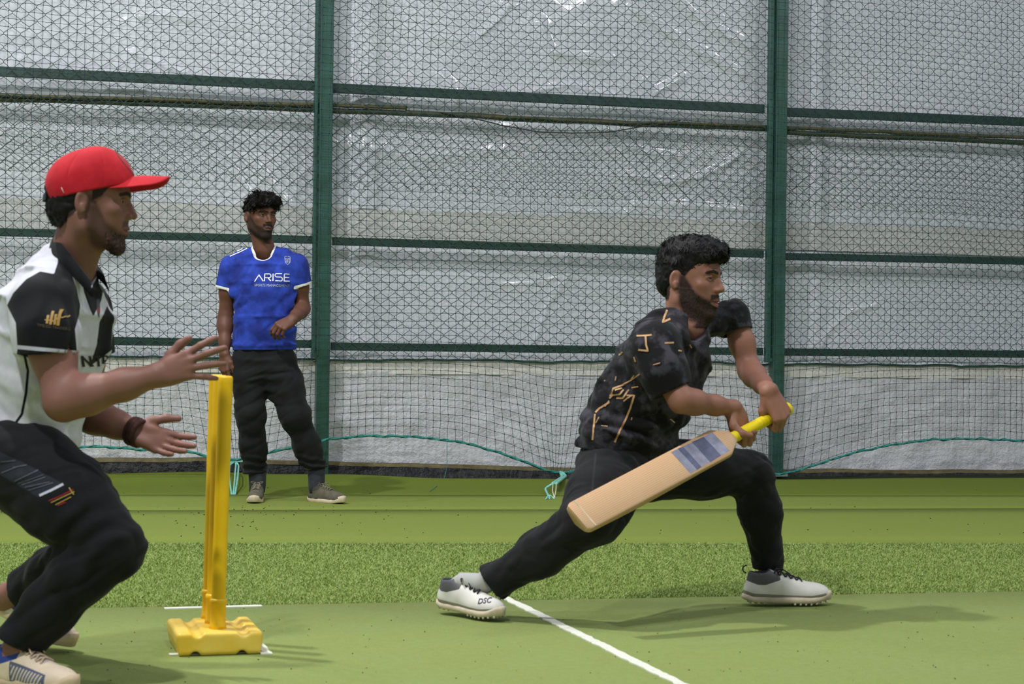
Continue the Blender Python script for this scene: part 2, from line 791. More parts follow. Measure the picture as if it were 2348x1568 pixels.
strip('turf_strip', S0, inset(S1, -0.004), T_NEAR, nx=120, ny=10)
strip('turf_strip', S1, S2, T_LONG, -0.004, -0.004)
strip('turf_strip', S2, inset(S3, -0.009), T_MID, nx=400, wav=0.006)
strip('turf_strip', inset(S3, 0.009), inset(S4, 0.0), T_MID, 0.0, 0.008, nx=400, wav=0.006)
EDG = [(-1500, 1086, 0.055), (230, 1084, 0.055), (480, 1081, 0.055), (640, 1086, 0.050), (780, 1087, 0.045), (1000, 1095, 0.032), (1330, 1098, 0.026), (1800, 1099, 0.018), (2000, 1096, 0.016), (2348, 1095, 0.012), (3600, 1094, 0.010)]
_e = np.array([floor_pt(x, y, z) for x, y, z in EDG])
_S4 = inset(S4, 0.012)
_eu = (_e[:, 0] - _S4[0][0]) / (_S4[1][0] - _S4[0][0])
strip('turf_strip', _S4, S5, T_FAR, 0.0, 0.0, nx=300, ny=14, curl=0.03, wav=0.003, edge=(_eu, _e))


# long pile between the two seams: every blade a little bent strip
def grass():
    N = 360000
    u = rng.uniform(0.22, 0.78, N)
    v = rng.uniform(0.0, 1.0, N) ** 1.0
    a = S1[0] + (S1[1] - S1[0]) * u[:, None]
    b = S2[0] + (S2[1] - S2[0]) * u[:, None]
    p = a + (b - a) * v[:, None]
    pa = proj(np.column_stack((p, np.zeros(N))))
    keep = (pa[:, 0] > -420) & (pa[:, 0] < 2770)
    p = p[keep]
    n = len(p)
    ang = rng.uniform(0, 2 * math.pi, n)
    hgt = rng.uniform(0.005, 0.012, n)
    wd = rng.uniform(0.0008, 0.0014, n)
    lean = rng.uniform(0.3, 1.9, n) * hgt
    la = rng.uniform(0, 2 * math.pi, n)
    d = np.column_stack((np.cos(ang), np.sin(ang), np.zeros(n))) * wd[:, None]
    ld = np.column_stack((np.cos(la), np.sin(la), np.zeros(n))) * lean[:, None]
    p3 = np.column_stack((p, np.full(n, -0.004)))
    mid = p3 + ld * 0.35 + np.column_stack((np.zeros(n), np.zeros(n), hgt * 0.6))
    tip = p3 + ld + np.column_stack((np.zeros(n), np.zeros(n), hgt))
    V = np.stack((p3 - d, p3 + d, mid + d, mid - d, tip), 1).reshape(-1, 3)
    b0 = np.arange(n) * 5
    F = np.concatenate((np.stack((b0, b0 + 1, b0 + 2), 1), np.stack((b0, b0 + 2, b0 + 3), 1), np.stack((b0 + 3, b0 + 2, b0 + 4), 1)))
    t = NT('grass_blade')
    oi = t.noise(260, 2, 0.6)
    c = t.mix(t.ramp(oi, 0.3, 0.7), rgb(120, 142, 62), rgb(176, 190, 118))
    c = t.mix(t.ramp(t.noise(28, 3, 0.6), 0.42, 0.68, 0, 0.75), c, rgb(116, 144, 60))
    c = t.mix(t.ramp(t.noise(5, 3), 0.45, 0.7, 0, 0.4), c, rgb(146, 164, 92))
    m = t.fin(c, 0.6, 0.3)
    o = mk('grass_pile', V, F, m, floor, smooth=False)
    tag(o, kind='stuff')


grass()


# rubber crumbs lying on the turf
def crumbs():
    N = 420
    pts = []
    for _ in range(N):
        if random.random() < 0.55:
            x, y = random.uniform(-50, 2400), random.uniform(1110, 1240)
            if random.random() < 0.6:
                x = random.gauss(520, 170)
                y = random.gauss(1168, 22)
        else:
            x, y = random.uniform(-50, 2400), random.uniform(1375, 1568)
        if y < 1105 or 1240 < y < 1375:
            continue
        pts.append(np.append(fl(x, y), 0.002))
    parts = []
    for p in pts:
        r = random.uniform(0.0010, 0.0028) * (1.35 if p[1] > 8 else 0.7)
        V, F = box(p, (r * 2, r * random.uniform(1.2, 2.6), r * 1.2), bev=r * 0.35)
        parts.append((V, F))
    V, F = join(parts)
    o = mk('rubber_crumbs', V, F, plain('rubber', rgb(44, 50, 26), 0.8, 0.2), smooth=False)
    tag(o, 'dark rubber crumbs scattered over the short green turf', 'rubber crumbs', kind='stuff')


crumbs()


# painted crease lines
def make_paint():
    t = NT('white_line')
    c = t.mix(t.ramp(t.noise(60, 4, 0.7), 0.55, 0.72, 0, 0.6), rgb(222, 222, 208), rgb(150, 170, 110))
    t.bump(t.noise(300, 3), 0.3, 0.002)
    return t.fin(c, 0.85, 0.2)


M_LINE = make_paint()


def paint(label, a, b, w_, jag=0.003):
    a, b = np.append(fl(*a), 0.0), np.append(fl(*b), 0.0)
    d = b - a
    L = np.linalg.norm(d)
    d /= L
    sd = np.array((-d[1], d[0], 0))
    n = max(8, int(L / 0.02))
    t = np.linspace(0, 1, n)
    e1 = vnoise(np.stack((t * L * 40, t * 0 + 5.5, t * 0), 1)) * jag
    e2 = vnoise(np.stack((t * L * 40, t * 0 + 9.5, t * 0), 1)) * jag
    c = a + d * (t * L)[:, None]
    wt = w_ / 2 * np.ones(n)
    L1 = c + sd * (wt + e1)[:, None]
    L2 = c - sd * (wt + e2)[:, None]
    zt = np.array((0, 0, 0.0035))
    V = np.vstack((L1 + zt, L2 + zt, L1 - zt * 0.3, L2 - zt * 0.3))
    F = []
    for i in range(n - 1):
        F += [(i, n + i, n + i + 1, i + 1), (i, i + 1, 2 * n + i + 1, 2 * n + i), (n + i, 3 * n + i, 3 * n + i + 1, n + i + 1)]
    F += [(0, 2 * n, 3 * n, n), (n - 1, 2 * n - 1, 4 * n - 1, 3 * n - 1)]
    o = mk('crease_line', V, F, M_LINE, smooth=False)
    tag(o, label, 'line marking')


paint('long white crease line running from the white shoe to the bottom edge', (1149, 1367), (1640, 1608), 0.033, 0.005)
paint('short white line on the turf behind the yellow stumps', (377, 1396), (600, 1390), 0.030)
paint('short white line on the turf along the front of the yellow base', (388, 1502), (600, 1494), 0.030)
paint('white line stub poking out to the right of the yellow base', (566, 1450), (612, 1501), 0.030)


# ------------------------------------------------------------------ low concrete wall
def make_conc(name, c1, c2, c3, bmp):
    t = NT(name)
    c = t.mix(t.ramp(t.noise(2.2, 5, 0.6), 0.35, 0.7), c1, c2)
    c = t.mix(t.ramp(t.noise(26, 4, 0.7), 0.64, 0.76, 0, 0.55), c, c3)
    h = t.math('ADD', t.noise(55, 5, 0.65), t.math('MULTIPLY', t.noise(9, 3), 1.2))
    t.bump(h, bmp, 0.02)
    return t.fin(c, 0.9, 0.2)


NW = -0.16
UA, UB = -4.2, 6.8
wz_l = fence_uz(300, 818, NW)[1]
wz_r = fence_uz(2300, 838, NW)[1]


def wall_top(u):
    ul, ur = fence_uz(300, 818, NW)[0], fence_uz(2300, 838, NW)[0]
    return wz_l + (wz_r - wz_l) * (u - ul) / (ur - ul)


def conc(uu, zz):
    q = np.stack((uu * 7, zz * 7, uu * 0), 1)
    q2 = np.stack((uu * 26, zz * 26, uu * 0 + 4), 1)
    q3 = np.stack((uu * 0.8, zz * 1.6, uu * 0 + 8), 1)
    h = 0.010 * fnoise(q, 3) + 0.006 * np.maximum(fnoise(q2, 2), -0.2) + 0.012 * vnoise(q3)
    return h


V, F = grid(np.arange(UA, UB, 0.022), np.linspace(0, 1, 46),
            lambda uu, vv: fpt(uu, -0.05 + vv * (wall_top(uu) - 0.08 + 0.05), NW + conc(uu, vv * 0.75)))
wall = mk('wall_back', V, F, make_conc('painted_concrete', rgb(210, 212, 214), rgb(226, 228, 230), rgb(172, 172, 170), 0.75))
tag(wall, kind='structure')
V, F = grid(np.arange(UA, UB, 0.04), np.linspace(0, 1, 8),
            lambda uu, vv: fpt(uu, wall_top(uu) - 0.095 + 0.095 * np.minimum(vv * 1.3, 1) + 0.010 * vnoise(np.stack((uu * 6, vv * 0, vv * 0), 1)) * (vv > 0.6),
                               NW + 0.012 - 0.05 * np.maximum(vv - 0.7, 0) * 6 * 0.25 + 0.004 * vnoise(np.stack((uu * 9, vv * 4, vv * 0), 1))))
mk('coping', V, F, make_conc('coping_concrete', rgb(224, 220, 212), rgb(236, 232, 224), rgb(205, 196, 180), 0.25), wall)
V, F = box(fpt((UA + UB) / 2, 0.34, NW - 0.12), (UB - UA, 0.2, 0.74), np.stack((FU, FN, UP), 1))
mk('wall_core', V, F, plain('wall_core', rgb(200, 200, 198), 0.9, 0.2), wall, smooth=False)

# black plastic strip along the foot of the wall, with a folded earthy lip
bz = [fence_uz(x_, y_, NW + 0.04) for x_, y_ in ((230, 1059), (460, 1057), (700, 1065), (850, 1067), (1280, 1081), (1800, 1083), (2300, 1084))]


def base_top(u):
    return np.interp(u, [b[0] for b in bz], [b[1] for b in bz]) + 0.005 * vnoise(np.stack((u * 3, u * 0, u * 0), 1))


t = NT('black_plastic')
t.bump(t.noise(22, 4, 0.6), 0.8, 0.03)
M_BLACK = t.fin(t.mix(t.ramp(t.noise(14, 4, 0.7), 0.45, 0.75), rgb(24, 24, 25), rgb(58, 56, 56)), 0.5, 0.4)
V, F = grid(np.arange(UA, UB, 0.03), np.linspace(0, 1, 9),
            lambda uu, vv: fpt(uu, -0.02 + vv * (base_top(uu) + 0.02), NW + 0.05 + 0.03 * (1 - vv) + 0.006 * vnoise(np.stack((uu * 14, vv * 3, vv * 0), 1))))
bb = tag(mk('baseboard_back', V, F, M_BLACK), kind='structure')
V, F = grid(np.arange(UA, UB, 0.04), np.linspace(0, 1, 5),
            lambda uu, vv: fpt(uu, base_top(uu) + 0.026 * vv - 0.003, NW + 0.052 - 0.03 * vv + 0.006 * np.sin(vv * 3.1)))
mk('folded_lip', V, F, plain('earthy_lip', rgb(104, 96, 68), 0.85, 0.2, 0.25, 14), bb)

# ------------------------------------------------------------------ plastic sheet behind the fence
NS = -0.21
t = NT('white_sheet')
c = t.mix(t.ramp(t.noise(1.3, 3), 0.35, 0.7), rgb(212, 216, 222), rgb(224, 227, 232))
t.bump(t.noise(90, 3, 0.6), 0.06, 0.004)
M_SHEET = t.fin(c, t.ramp(t.noise(2.0, 3), 0.3, 0.7, 0.07, 0.12), 0.6)
t = NT('grey_sheet_band')
t.bump(t.noise(90, 3, 0.6), 0.06, 0.004)
M_SHEET2 = t.fin(t.mix(t.ramp(t.noise(1.3, 3), 0.35, 0.7), rgb(192, 194, 190), rgb(204, 206, 202)), 0.3, 0.5)

# creases pressed into the sheet, as polylines over (px, py) of the sheet's face
CREASE = [
    ([(300, 120), (365, 146), (420, 168)], 0.018, 0.012), ([(320, 36), (380, 34), (440, 44)], 0.02, 0.010),
    ([(1100, 82), (1140, 48), (1170, 10)], 0.016, 0.012), ([(1236, 50), (1262, 120), (1330, 132), (1400, 138)], 0.03, 0.016),
    ([(1010, 172), (1030, 196), (1050, 230)], 0.03, 0.016), ([(1226, 208), (1300, 196), (1350, 205), (1400, 220)], 0.016, 0.010),
    ([(1450, 20), (1520, 70), (1600, 118), (1700, 170)], 0.025, 0.016), ([(1520, -30), (1590, 36), (1660, 80), (1720, 110)], 0.025, 0.016),
    ([(1480, 190), (1500, 214), (1560, 180)], 0.03, 0.014), ([(1440, 405), (1530, 420), (1610, 405), (1690, 360)], 0.024, 0.016),
    ([(1300, 484), (1400, 487), (1500, 488)], 0.016, 0.008), ([(540, 390), (570, 440), (600, 520)], 0.016, 0.012),
    ([(600, 385), (640, 440), (690, 500)], 0.02, 0.012), ([(1300, 590), (1302, 640), (1260, 690), (1225, 780)], 0.022, 0.014),
    ([(1150, 655), (1210, 652), (1280, 640)], 0.016, 0.010), ([(420, 615), (450, 600), (480, 590)], 0.02, 0.010),
    ([(1880, 790), (1900, 755), (1950, 715), (2010, 700)], 0.022, 0.014), ([(1395, 303), (1420, 330), (1480, 350), (1560, 360)], 0.018, 0.010),
    ([(1700, 480), (1560, 470), (1450, 470)], 0.03, 0.012), ([(340, 690), (400, 700), (470, 680)], 0.02, 0.010),
    ([(245, 186), (250, 205), (330, 208)], 0.014, 0.010), ([(780, 330), (960, 360), (1150, 345)], 0.05, 0.012),
]
CUZ = [([fence_uz(x, y, NS) for x, y in ln], w_, a) for ln, w_, a in CREASE]


BAND_BULGES = [(fence_uz(838, 500, NS)[0], 0.085), (fence_uz(1868, 500, NS)[0], 0.075)]  # bulges shaped so their flanks give a light and a dark band


def sheet_h(uu, zz):
    q = np.stack((uu * 0.9, zz * 1.1, uu * 0 + 1.7), 1)
    q2 = np.stack((uu * 2.4 + zz * 1.2, zz * 2.6, uu * 0 + 6.2), 1)
    h = 0.022 * vnoise(q) + 0.010 * vnoise(q2)
    q3 = np.stack((uu * 5 + 2 * vnoise(q), zz * 7, uu * 0 + 3.3), 1)
    h = h + 0.004 * (1 - 2 * np.abs(vnoise(q3)))
    pts = np.column_stack((uu, zz))
    for ln, w_, a in CUZ:
        d = line_sd(pts, ln)
        h = h + 1.15 * a * np.exp(-(d / w_) ** 1.5)
    for uc, wv in BAND_BULGES:
        h = h + 0.042 * np.exp(-np.abs((uu - uc) / wv) ** 2.4)
    return np.clip(h, -0.055, 0.062)


sz = fence_uz(800, 478, NS)[1]
V, F = grid(np.arange(UA + 0.6, UB - 0.8, 0.010), np.linspace(sz, 3.75, 210), lambda uu, zz: fpt(uu, zz, NS + sheet_h(uu, zz)))
o = tag(mk('plastic_sheet', V, F, M_SHEET), 'large wrinkled glossy white plastic sheet behind the upper fence', 'plastic sheet')
SH = o
V, F = grid(np.arange(UA + 0.6, UB - 0.8, 0.010), np.linspace(0.02, 1, 110),
            lambda uu, vv: fpt(uu, wall_top(uu) - 0.01 + vv * (sz + 0.02 - wall_top(uu) + 0.01) + (vv < 0.03) * 0.01 * vnoise(np.stack((uu * 5, vv * 0, vv * 0), 1)),
                               NS + 0.03 * (1 - vv) + 0.6 * sheet_h(uu, wall_top(uu) + vv * (sz - wall_top(uu))) - 0.012))
o = tag(mk('plastic_sheet', V, F, M_SHEET), 'lower white plastic sheet hanging down to the concrete wall top', 'plastic sheet')
zb = fence_uz(800, 545, NS)[1]
V, F = grid(np.arange(UA, UB, 0.04), np.linspace(zb, sz, 10), lambda uu, zz: fpt(uu, zz, NS + 0.6 * sheet_h(uu, zz) + 0.012))
mk('overlap_band', V, F, M_SHEET2, o)
hu = np.arange(UA, UB, 0.03)
V, F = tube(fpt(hu, wall_top(hu) - 0.004 + 0.008 * vnoise(np.stack((hu * 4, hu * 0, hu * 0), 1)) + 0.004 * vnoise(np.stack((hu * 15, hu * 0, hu * 0), 1)), NS + 0.075), 0.008, 6)
mk('hem', V, F, plain('green_hem', rgb(60, 92, 82), 0.7, 0.3), o)

# light and dark bands beside each post are shaped into the sheet's bulges
# ------------------------------------------------------------------ posts
FM = np.stack((FU, FN, UP), 1)


def post(label, px, lw, rw, mirror=1):
    u0 = fence_uz(px, 600)[0]
    base = fpt(u0, 0.0, 0.0)
    o = thing('fence_post', label, 'post', base)
    lean = (fence_uz(px[1] if isinstance(px, tuple) else px, 0)[0] - u0) if False else 0
    V, F = box(fpt(u0, 2.25, 0.0), (rw, 0.075, 4.5), FM, 0.004)
    mk('upright', V, F, M_GREEN, o, smooth=False)
    V, F = box(fpt(u0 - rw / 2 - lw / 2 - 0.006, 2.25 + fence_uz(735, 820)[1] / 2, -0.012), (lw, 0.045, 4.5 - fence_uz(735, 820)[1]), FM, 0.003)
    mk('angle_bar', V, F, M_GREEN, o, smooth=False)
    V, F = box(fpt(u0 - rw / 2 + 0.004, 2.6, 0.036), (0.012, 0.012, 3.6), FM, 0.002)
    mk('seam_rib', V, F, M_GREEN, o, smooth=False)
    V, F = box(fpt(u0 - rw / 2 - lw / 2, fence_uz(735, 815)[1], 0.0), (lw + 0.02, 0.06, 0.03), FM, 0.004)
    mk('bracket', V, F, M_GREEN, o, smooth=False)
    V, F = box(fpt(u0, 0.012, 0.0), (rw + 0.05, 0.12, 0.02), FM, 0.003)
    mk('base_plate', V, F, plain('plate_metal', rgb(128, 140, 130), 0.5, 0.5), o, smooth=False)
    return u0


UP1 = post('left green steel fence post just right of the man in blue', 742, 0.022, 0.084)
UP2 = post('right green steel fence post directly behind the crouching batsman', 1784, 0.036, 0.084)


# ------------------------------------------------------------------ rails
M_RAIL = plain('dark_green_paint', rgb(28, 58, 48), 0.4, 0.5, 0.2, 12)


def rail(label, a, b, h, dep=0.03, n=-0.062, name='fence_rail'):
    p, q = fence_uz(*a, n), fence_uz(*b, n)
    A, B = fpt(p[0], p[1], n), fpt(q[0], q[1], n)
    d = nrm(B - A)
    up = nrm(np.cross(np.cross(d, UP), d))
    M = np.stack((d, np.cross(up, d), up), 1)
    parts = [box((A + B) / 2, (np.linalg.norm(B - A), dep, h), M, 0.003)]
    V, F = join(parts)
    tag(mk(name, V, F, M_RAIL, smooth=False), label, 'rail')


for row, (h, pts) in {
    'top': (0.062, [(-900, 123, 722, 197), (762, 202, 1752, 250), (1804, 257, 3100, 310)]),
    'middle': (0.050, [(-900, 510, 720, 550), (762, 553, 1750, 583), (1802, 588, 3100, 614)]),
    'bottom': (0.052, [(-900, 763, 716, 789), (758, 794, 1748, 806), (1800, 807, 3100, 819)]),
}.items():
    for where, q in zip(('left of the left post', 'between the two posts', 'right of the right post'), pts):
        rail(f'{row} green flat fence rail {where}', q[:2], q[2:], h)


def pole(label, pts, r, n, mat, name='bamboo_pole', cat='pole', knots=True):
    c = np.array([fpt(*fence_uz(x, y, n), n) for x, y in pts])
    t = np.linspace(0, 1, 90)
    s = np.linspace(0, 1, len(c))
    p = np.stack([np.interp(t, s, c[:, k]) for k in range(3)], 1)
    p = p + np.column_stack((0 * t, 0 * t, 0.004 * vnoise(np.stack((t * 9, t * 0 + r * 1000, t * 0), 1))))
    rr = r * (1 + (0.14 * (np.arange(90) % 15 == 0) if knots else 0))
    V, F = tube(p, rr * np.ones(90), 10)
    return tag(mk(name, V, F, mat), label, cat)


def make_bamboo(a, b):
    t = NT('bamboo')
    c = t.mix(t.ramp(t.noise(7, 4, 0.6), 0.35, 0.65), a, b)
    return t.fin(c, 0.5, 0.4)


MB1 = make_bamboo(rgb(88, 82, 52), rgb(58, 66, 44))
MB2 = make_bamboo(rgb(44, 66, 48), rgb(70, 72, 48))
pole('long thin bamboo pole tied above the fence rail, upper one left of left post', [(-260, 211), (300, 226), (640, 238), (933, 246)], 0.013, -0.05, MB1)
pole('thicker dark bamboo pole below it, crossing the left post', [(-260, 221), (300, 235), (720, 252), (945, 260)], 0.019, -0.078, MB2)
pole('dark green bamboo pole tied between the two posts, lower one', [(930, 258), (1300, 277), (1757, 295)], 0.020, -0.075, MB2)
pole('slim brownish bamboo pole lying on the darker one before the right post', [(1090, 266), (1400, 279), (1757, 289)], 0.010, -0.052, MB1)
pole('upper brown bamboo pole right of the right post', [(1804, 293), (2050, 303), (2560, 324)], 0.013, -0.055, MB1)
pole('lower dark bamboo pole right of the right post', [(1804, 304), (2050, 315), (2560, 335)], 0.019, -0.078, MB2)
wire = [(1010, 256), (1080, 270), (1150, 288), (1230, 301), (1310, 306), (1400, 302), (1480, 288), (1560, 276)]
pole('thin dark cable sagging below the bamboo poles', wire, 0.004, -0.045, plain('cable', rgb(50, 48, 40), 0.6), 'loose_cable', 'cable', False)


# ------------------------------------------------------------------ chain-link fence
def make_wire(name, c):
    t = NT(name)
    return t.fin(t.mix(t.ramp(t.noise(30, 2), 0.3, 0.7), c, tuple(x * 1.5 for x in c[:3]) + (1,)), 0.5, 0.4, 0.0)


M_WIRE = make_wire('fence_wire', rgb(58, 70, 70))


def chain(z0, z1, n, du, dz, ph, curls=False, comp=None):
    us = np.arange(UA + 0.2, UB - 0.2, du)
    nj = int((z1 - z0) / dz) + 1
    A, B = [], []
    i, j = np.meshgrid(np.arange(len(us)), np.arange(nj), indexing='ij')

    def node(i, j):
        u = us[np.clip(i, 0, len(us) - 1)] + ph + 0.006 * vnoise(np.stack((i * 0.31, j * 0.27, i * 0), 1))
        s = j / (nj - 1)
        zz = z1 - (z1 - z0) * (s if comp is None else comp(s, u))
        zz = zz + 0.03 * vnoise(np.stack((u * 0.8, s * 2, u * 0 + ph * 50), 1)) * (1 if comp is not None else 0.6) + 0.004 * vnoise(np.stack((i * 0.7, j * 0.6, i * 0 + 9), 1))
        return fpt(u * (1 - 0.006 * u), CAM_H + (zz - CAM_H) * (1 - 0.010 * u), n + 0.003 * np.where((j % 2) == 0, 1, -1))
    m = ((i + j) % 2 == 0)
    i0, j0 = i[m], j[m]
    for di in (1, -1):
        k = (i0 + di >= 0) & (i0 + di < len(us)) & (j0 + 1 < nj)
        e = UP * 0.0045
        A.append(node(i0[k], j0[k]) - e)
        B.append(node(i0[k] + di, j0[k] + 1) + e)
    A.append(node(i0, j0) + UP * 0.0045)
    B.append(node(i0, j0) - UP * 0.0045)
    V, F = sticks(np.concatenate(A), np.concatenate(B), 0.0019, 4)
    if curls:
        parts = []
        for ii in range(len(us)):
            if (ii + nj - 1) % 2 == 0:
                c = node(np.array([ii]), np.array([nj - 1]))[0]
                a = np.linspace(0, 5.2, 9)
                p = c + np.outer(np.cos(a) * 0.011, FU) + np.outer(np.sin(a) * 0.011 - 0.008, UP) + np.outer(a * 0.002, FN)
                parts.append(sticks(p[:-1], p[1:], 0.0019, 4))
        nn = len(V)
        for v, f in parts:
            F = np.vstack((F, f + nn))
            V = np.vstack((V, v))
            nn += len(v)
    return V, F


z_curl = fence_uz(900, 424, -0.03)[1]
z_bot = fence_uz(900, 826, -0.03)[1]
z_lap = fence_uz(900, 262, -0.03)[1]
V, F = chain(z_curl, 4.55, -0.030, 0.0480, 0.0428, 0.0, True)
tag(mk('chain_link_mesh', V, F, M_WIRE, smooth=False), 'upper grey chain-link fence mesh ending in curled wire tips', 'chain-link fence')
V, F = chain(z_bot - 0.012, z_lap, -0.040, 0.0480, 0.0424, 0.021, False,
             lambda s, u: s + 0.05 * np.sin(s * math.pi) * np.sin(u * 1.1) * np.maximum(0, 1 - s * 1.6))
tag(mk('chain_link_mesh', V, F, M_WIRE, smooth=False), 'lower grey chain-link fence mesh reaching down to the concrete wall', 'chain-link fence')

# ------------------------------------------------------------------ practice net
NN = 0.16
ROPE = [(-330, 1040), (-100, 1030), (160, 1024), (250, 1025), (330, 1031), (420, 1033), (480, 1046), (540, 1056), (610, 1040), (680, 1024), (760, 1005),
        (860, 999), (960, 1002), (1060, 1013), (1160, 1042), (1240, 1074), (1282, 1086), (1340, 1073), (1440, 1046), (1560, 1034), (1680, 1058),
        (1787, 1097), (1860, 1070), (1950, 1040), (2050, 1018), (2150, 1007), (2250, 1006), (2348, 1010), (2560, 1030)]
RUZ = np.array([fence_uz(x, y, NN) for x, y in ROPE])
RUZ[:, 1] = np.maximum(RUZ[:, 1], 0.022)


def rope_z(u):
    return np.interp(u, RUZ[:, 0], RUZ[:, 1])


TIES = [fence_uz(540, 1056, NN)[0], fence_uz(1282, 1086, NN)[0], fence_uz(1787, 1097, NN)[0]]


def net():
    g = 0.0500
    us = np.arange(UA + 0.3, UB - 0.3, g)
    z_free = 1.02
    top = np.arange(z_free, 4.5, g)[::-1]
    nlow = 16
    rows = len(top) + nlow
    i, j = np.meshgrid(np.arange(len(us)), np.arange(rows), indexing='ij')

    def node(i, j):
        u = us[i]
        zt = z_free + (4.48 - z_free) * 0 + g * (len(top) - 1 - np.minimum(j, len(top) - 1))
        v = np.clip((j - len(top) + 1) / nlow, 0, 1)
        up = u.copy()
        for ut in TIES:
            d = u - ut
            up = up - d * 0.80 * np.exp(-(d / 0.30) ** 2) * v ** 2.2
        zz = np.where(v > 0, z_free + (rope_z(up) - z_free) * v, zt)
        hs = vnoise(np.stack((u * 0.7, zz * 0.5, u * 0 + 2.2), 1))
        up = up + 0.02 * hs + 0.004 * vnoise(np.stack((i * 0.83, j * 0.71, u * 0), 1))
        zz = zz + (0.035 * vnoise(np.stack((u * 0.9 + 4, zz * 0.4, u * 0), 1)) + 0.004 * vnoise(np.stack((i * 0.77, j * 0.9, u * 0 + 5), 1))) * (v < 0.999)
        n = NN + 0.02 * vnoise(np.stack((u * 1.3, zz * 1.3, u * 0 + 12), 1)) * (1 - v)
        zz = zz + (zz - CAM_H) * (-0.010 * up) * (1 - v)
        return fpt(up * (1 - 0.006 * up), zz, n)
    A, B = [], []
    for di, dj in ((1, 0), (0, 1)):
        m = (i + di < len(us)) & (j + dj < rows)
        a, b = node(i[m], j[m]), node(i[m] + di, j[m] + dj)
        mid = (a + b) / 2 + np.column_stack([0.0035 * vnoise(np.stack((i[m] * 0.9 + q, j[m] * 0.8, i[m] * 0 + di * 7), 1)) for q in (0, 20, 40)])
        A += [a, mid]
        B += [mid, b]
    V, F = sticks(np.concatenate(A), np.concatenate(B), 0.00155, 3)
    K = node(i.ravel(), j.ravel())
    r = 0.0050
    oc = np.array([(1, 0, 0), (-1, 0, 0), (0, 1, 0), (0, -1, 0), (0, 0, 1), (0, 0, -1)]) * r
    VK = (K[:, None] + oc[None]).reshape(-1, 3)
    fo = np.array([(0, 2, 4), (2, 1, 4), (1, 3, 4), (3, 0, 4), (2, 0, 5), (1, 2, 5), (3, 1, 5), (0, 3, 5)])
    FK = (np.arange(len(K))[:, None, None] * 6 + fo[None]).reshape(-1, 3)
    return V, F, VK, FK


netob = thing('practice_net', 'dark square-mesh practice net with scalloped teal rope hem, before the fence', 'net', fpt(0.0, 0.0, NN))
V, F, VK, FK = net()
t = NT('net_twine')
M_TWINE = t.fin(t.mix(t.ramp(t.noise(14, 2), 0.3, 0.7), rgb(44, 62, 64), rgb(58, 84, 80)), 0.7, 0.3)
o = mk('twine_mesh', V, F, M_TWINE, netob, smooth=False)
tag(o, kind='stuff')
t = NT('net_knot')
o2 = mk('knots', VK, FK, t.fin(t.mix(t.ramp(t.noise(11, 2), 0.4, 0.6), rgb(22, 44, 60), rgb(30, 84, 90)), 0.7, 0.3), o, smooth=False)
tag(o2, kind='stuff')
t = NT('teal_rope')
t.bump(t.noise(180, 2, stretch=(1, 1, 2.5)), 0.5, 0.004)
M_ROPE = t.fin(t.mix(t.ramp(t.noise(60, 3), 0.35, 0.65), rgb(30, 108, 100), rgb(60, 150, 138)), 0.6, 0.4)
t = NT('pale_teal_rope')
t.bump(t.noise(220, 2), 0.5, 0.003)
M_ROPE2 = t.fin(t.mix(t.ramp(t.noise(90, 3), 0.35, 0.65), rgb(96, 178, 162), rgb(160, 220, 206)), 0.6, 0.4)
ru = np.arange(UA + 0.35, UB - 0.4, 0.012)
rz = rope_z(ru)
k = np.ones(9) / 9
rz = np.convolve(np.pad(rz, 4, 'edge'), k, 'valid')
rp = fpt(ru, rz + 0.004 * vnoise(np.stack((ru * 16, ru * 0, ru * 0), 1)), NN)
V, F = tube(rp, 0.0072, 8)
mk('border_rope', V, F, M_ROPE, netob)
a = ru * 34
V, F = tube(rp + np.outer(np.sin(a) * 0.0085, UP) + np.outer(np.cos(a) * 0.0085, FN), 0.0036, 5)
mk('lacing_cord', V, F, M_ROPE, netob)


def cord(name, pts, r, mat, n=30, tw=0.0):
    c = np.array(pts, float)
    s = np.concatenate(([0], np.cumsum(np.linalg.norm(np.diff(c, axis=0), axis=1))))
    t = np.linspace(0, s[-1], n)
    p = np.stack([np.interp(t, s, c[:, k]) for k in range(3)], 1)
    for _ in range(2):
        p[1:-1] = (p[:-2] + p[1:-1] * 2 + p[2:]) / 4
    V, F = tube(p, r, 7)
    return mk(name, V, F, mat, netob)


def tie_pt(px, py, t):
    """t = 0 in the plane of the net, 1 on the turf where the tail lies"""
    a = fpt(*fence_uz(px, py, NN), NN)
    return a


g0 = np.append(fl(535, 1137), 0.006)
n0 = fpt(*fence_uz(540, 1058, NN), NN)
for i, (dx, dn) in enumerate(((-14, 0.0), (0, 0.01), (6, 0.02))):
    m0 = fpt(*fence_uz(540 + dx, 1064, NN), NN + 0.01 + dn)
    g1 = np.append(fl(531 + i * 4, 1136), 0.006)
    pts = [n0 + FN * dn, m0, (m0 * 0.55 + g1 * 0.45) + np.array((dx * 0.0006, 0, 0)), g1]
    cord('tie_rope', pts, 0.0055, M_ROPE2)
cord('tie_rope', [n0 + FU * 0.07, n0 + FU * 0.02, n0 - FU * 0.03 - UP * 0.004, n0 - FU * 0.055 - UP * 0.03, n0 - FU * 0.06 - UP * 0.09], 0.006, M_ROPE2)
n1 = fpt(*fence_uz(1284, 1082, NN), NN + 0.012)
gA = np.append(fl(1268, 1128), 0.05)
gB = np.append(fl(1260, 1146), 0.008)
cord('tie_rope', [n1, n1 - UP * 0.03 + FN * 0.05, gA], 0.012, M_ROPE2)
cord('tie_rope', [n1 + FU * 0.01, n1 - UP * 0.02 + FN * 0.06 + FU * 0.02, gA + FU * 0.02], 0.009, M_ROPE2)
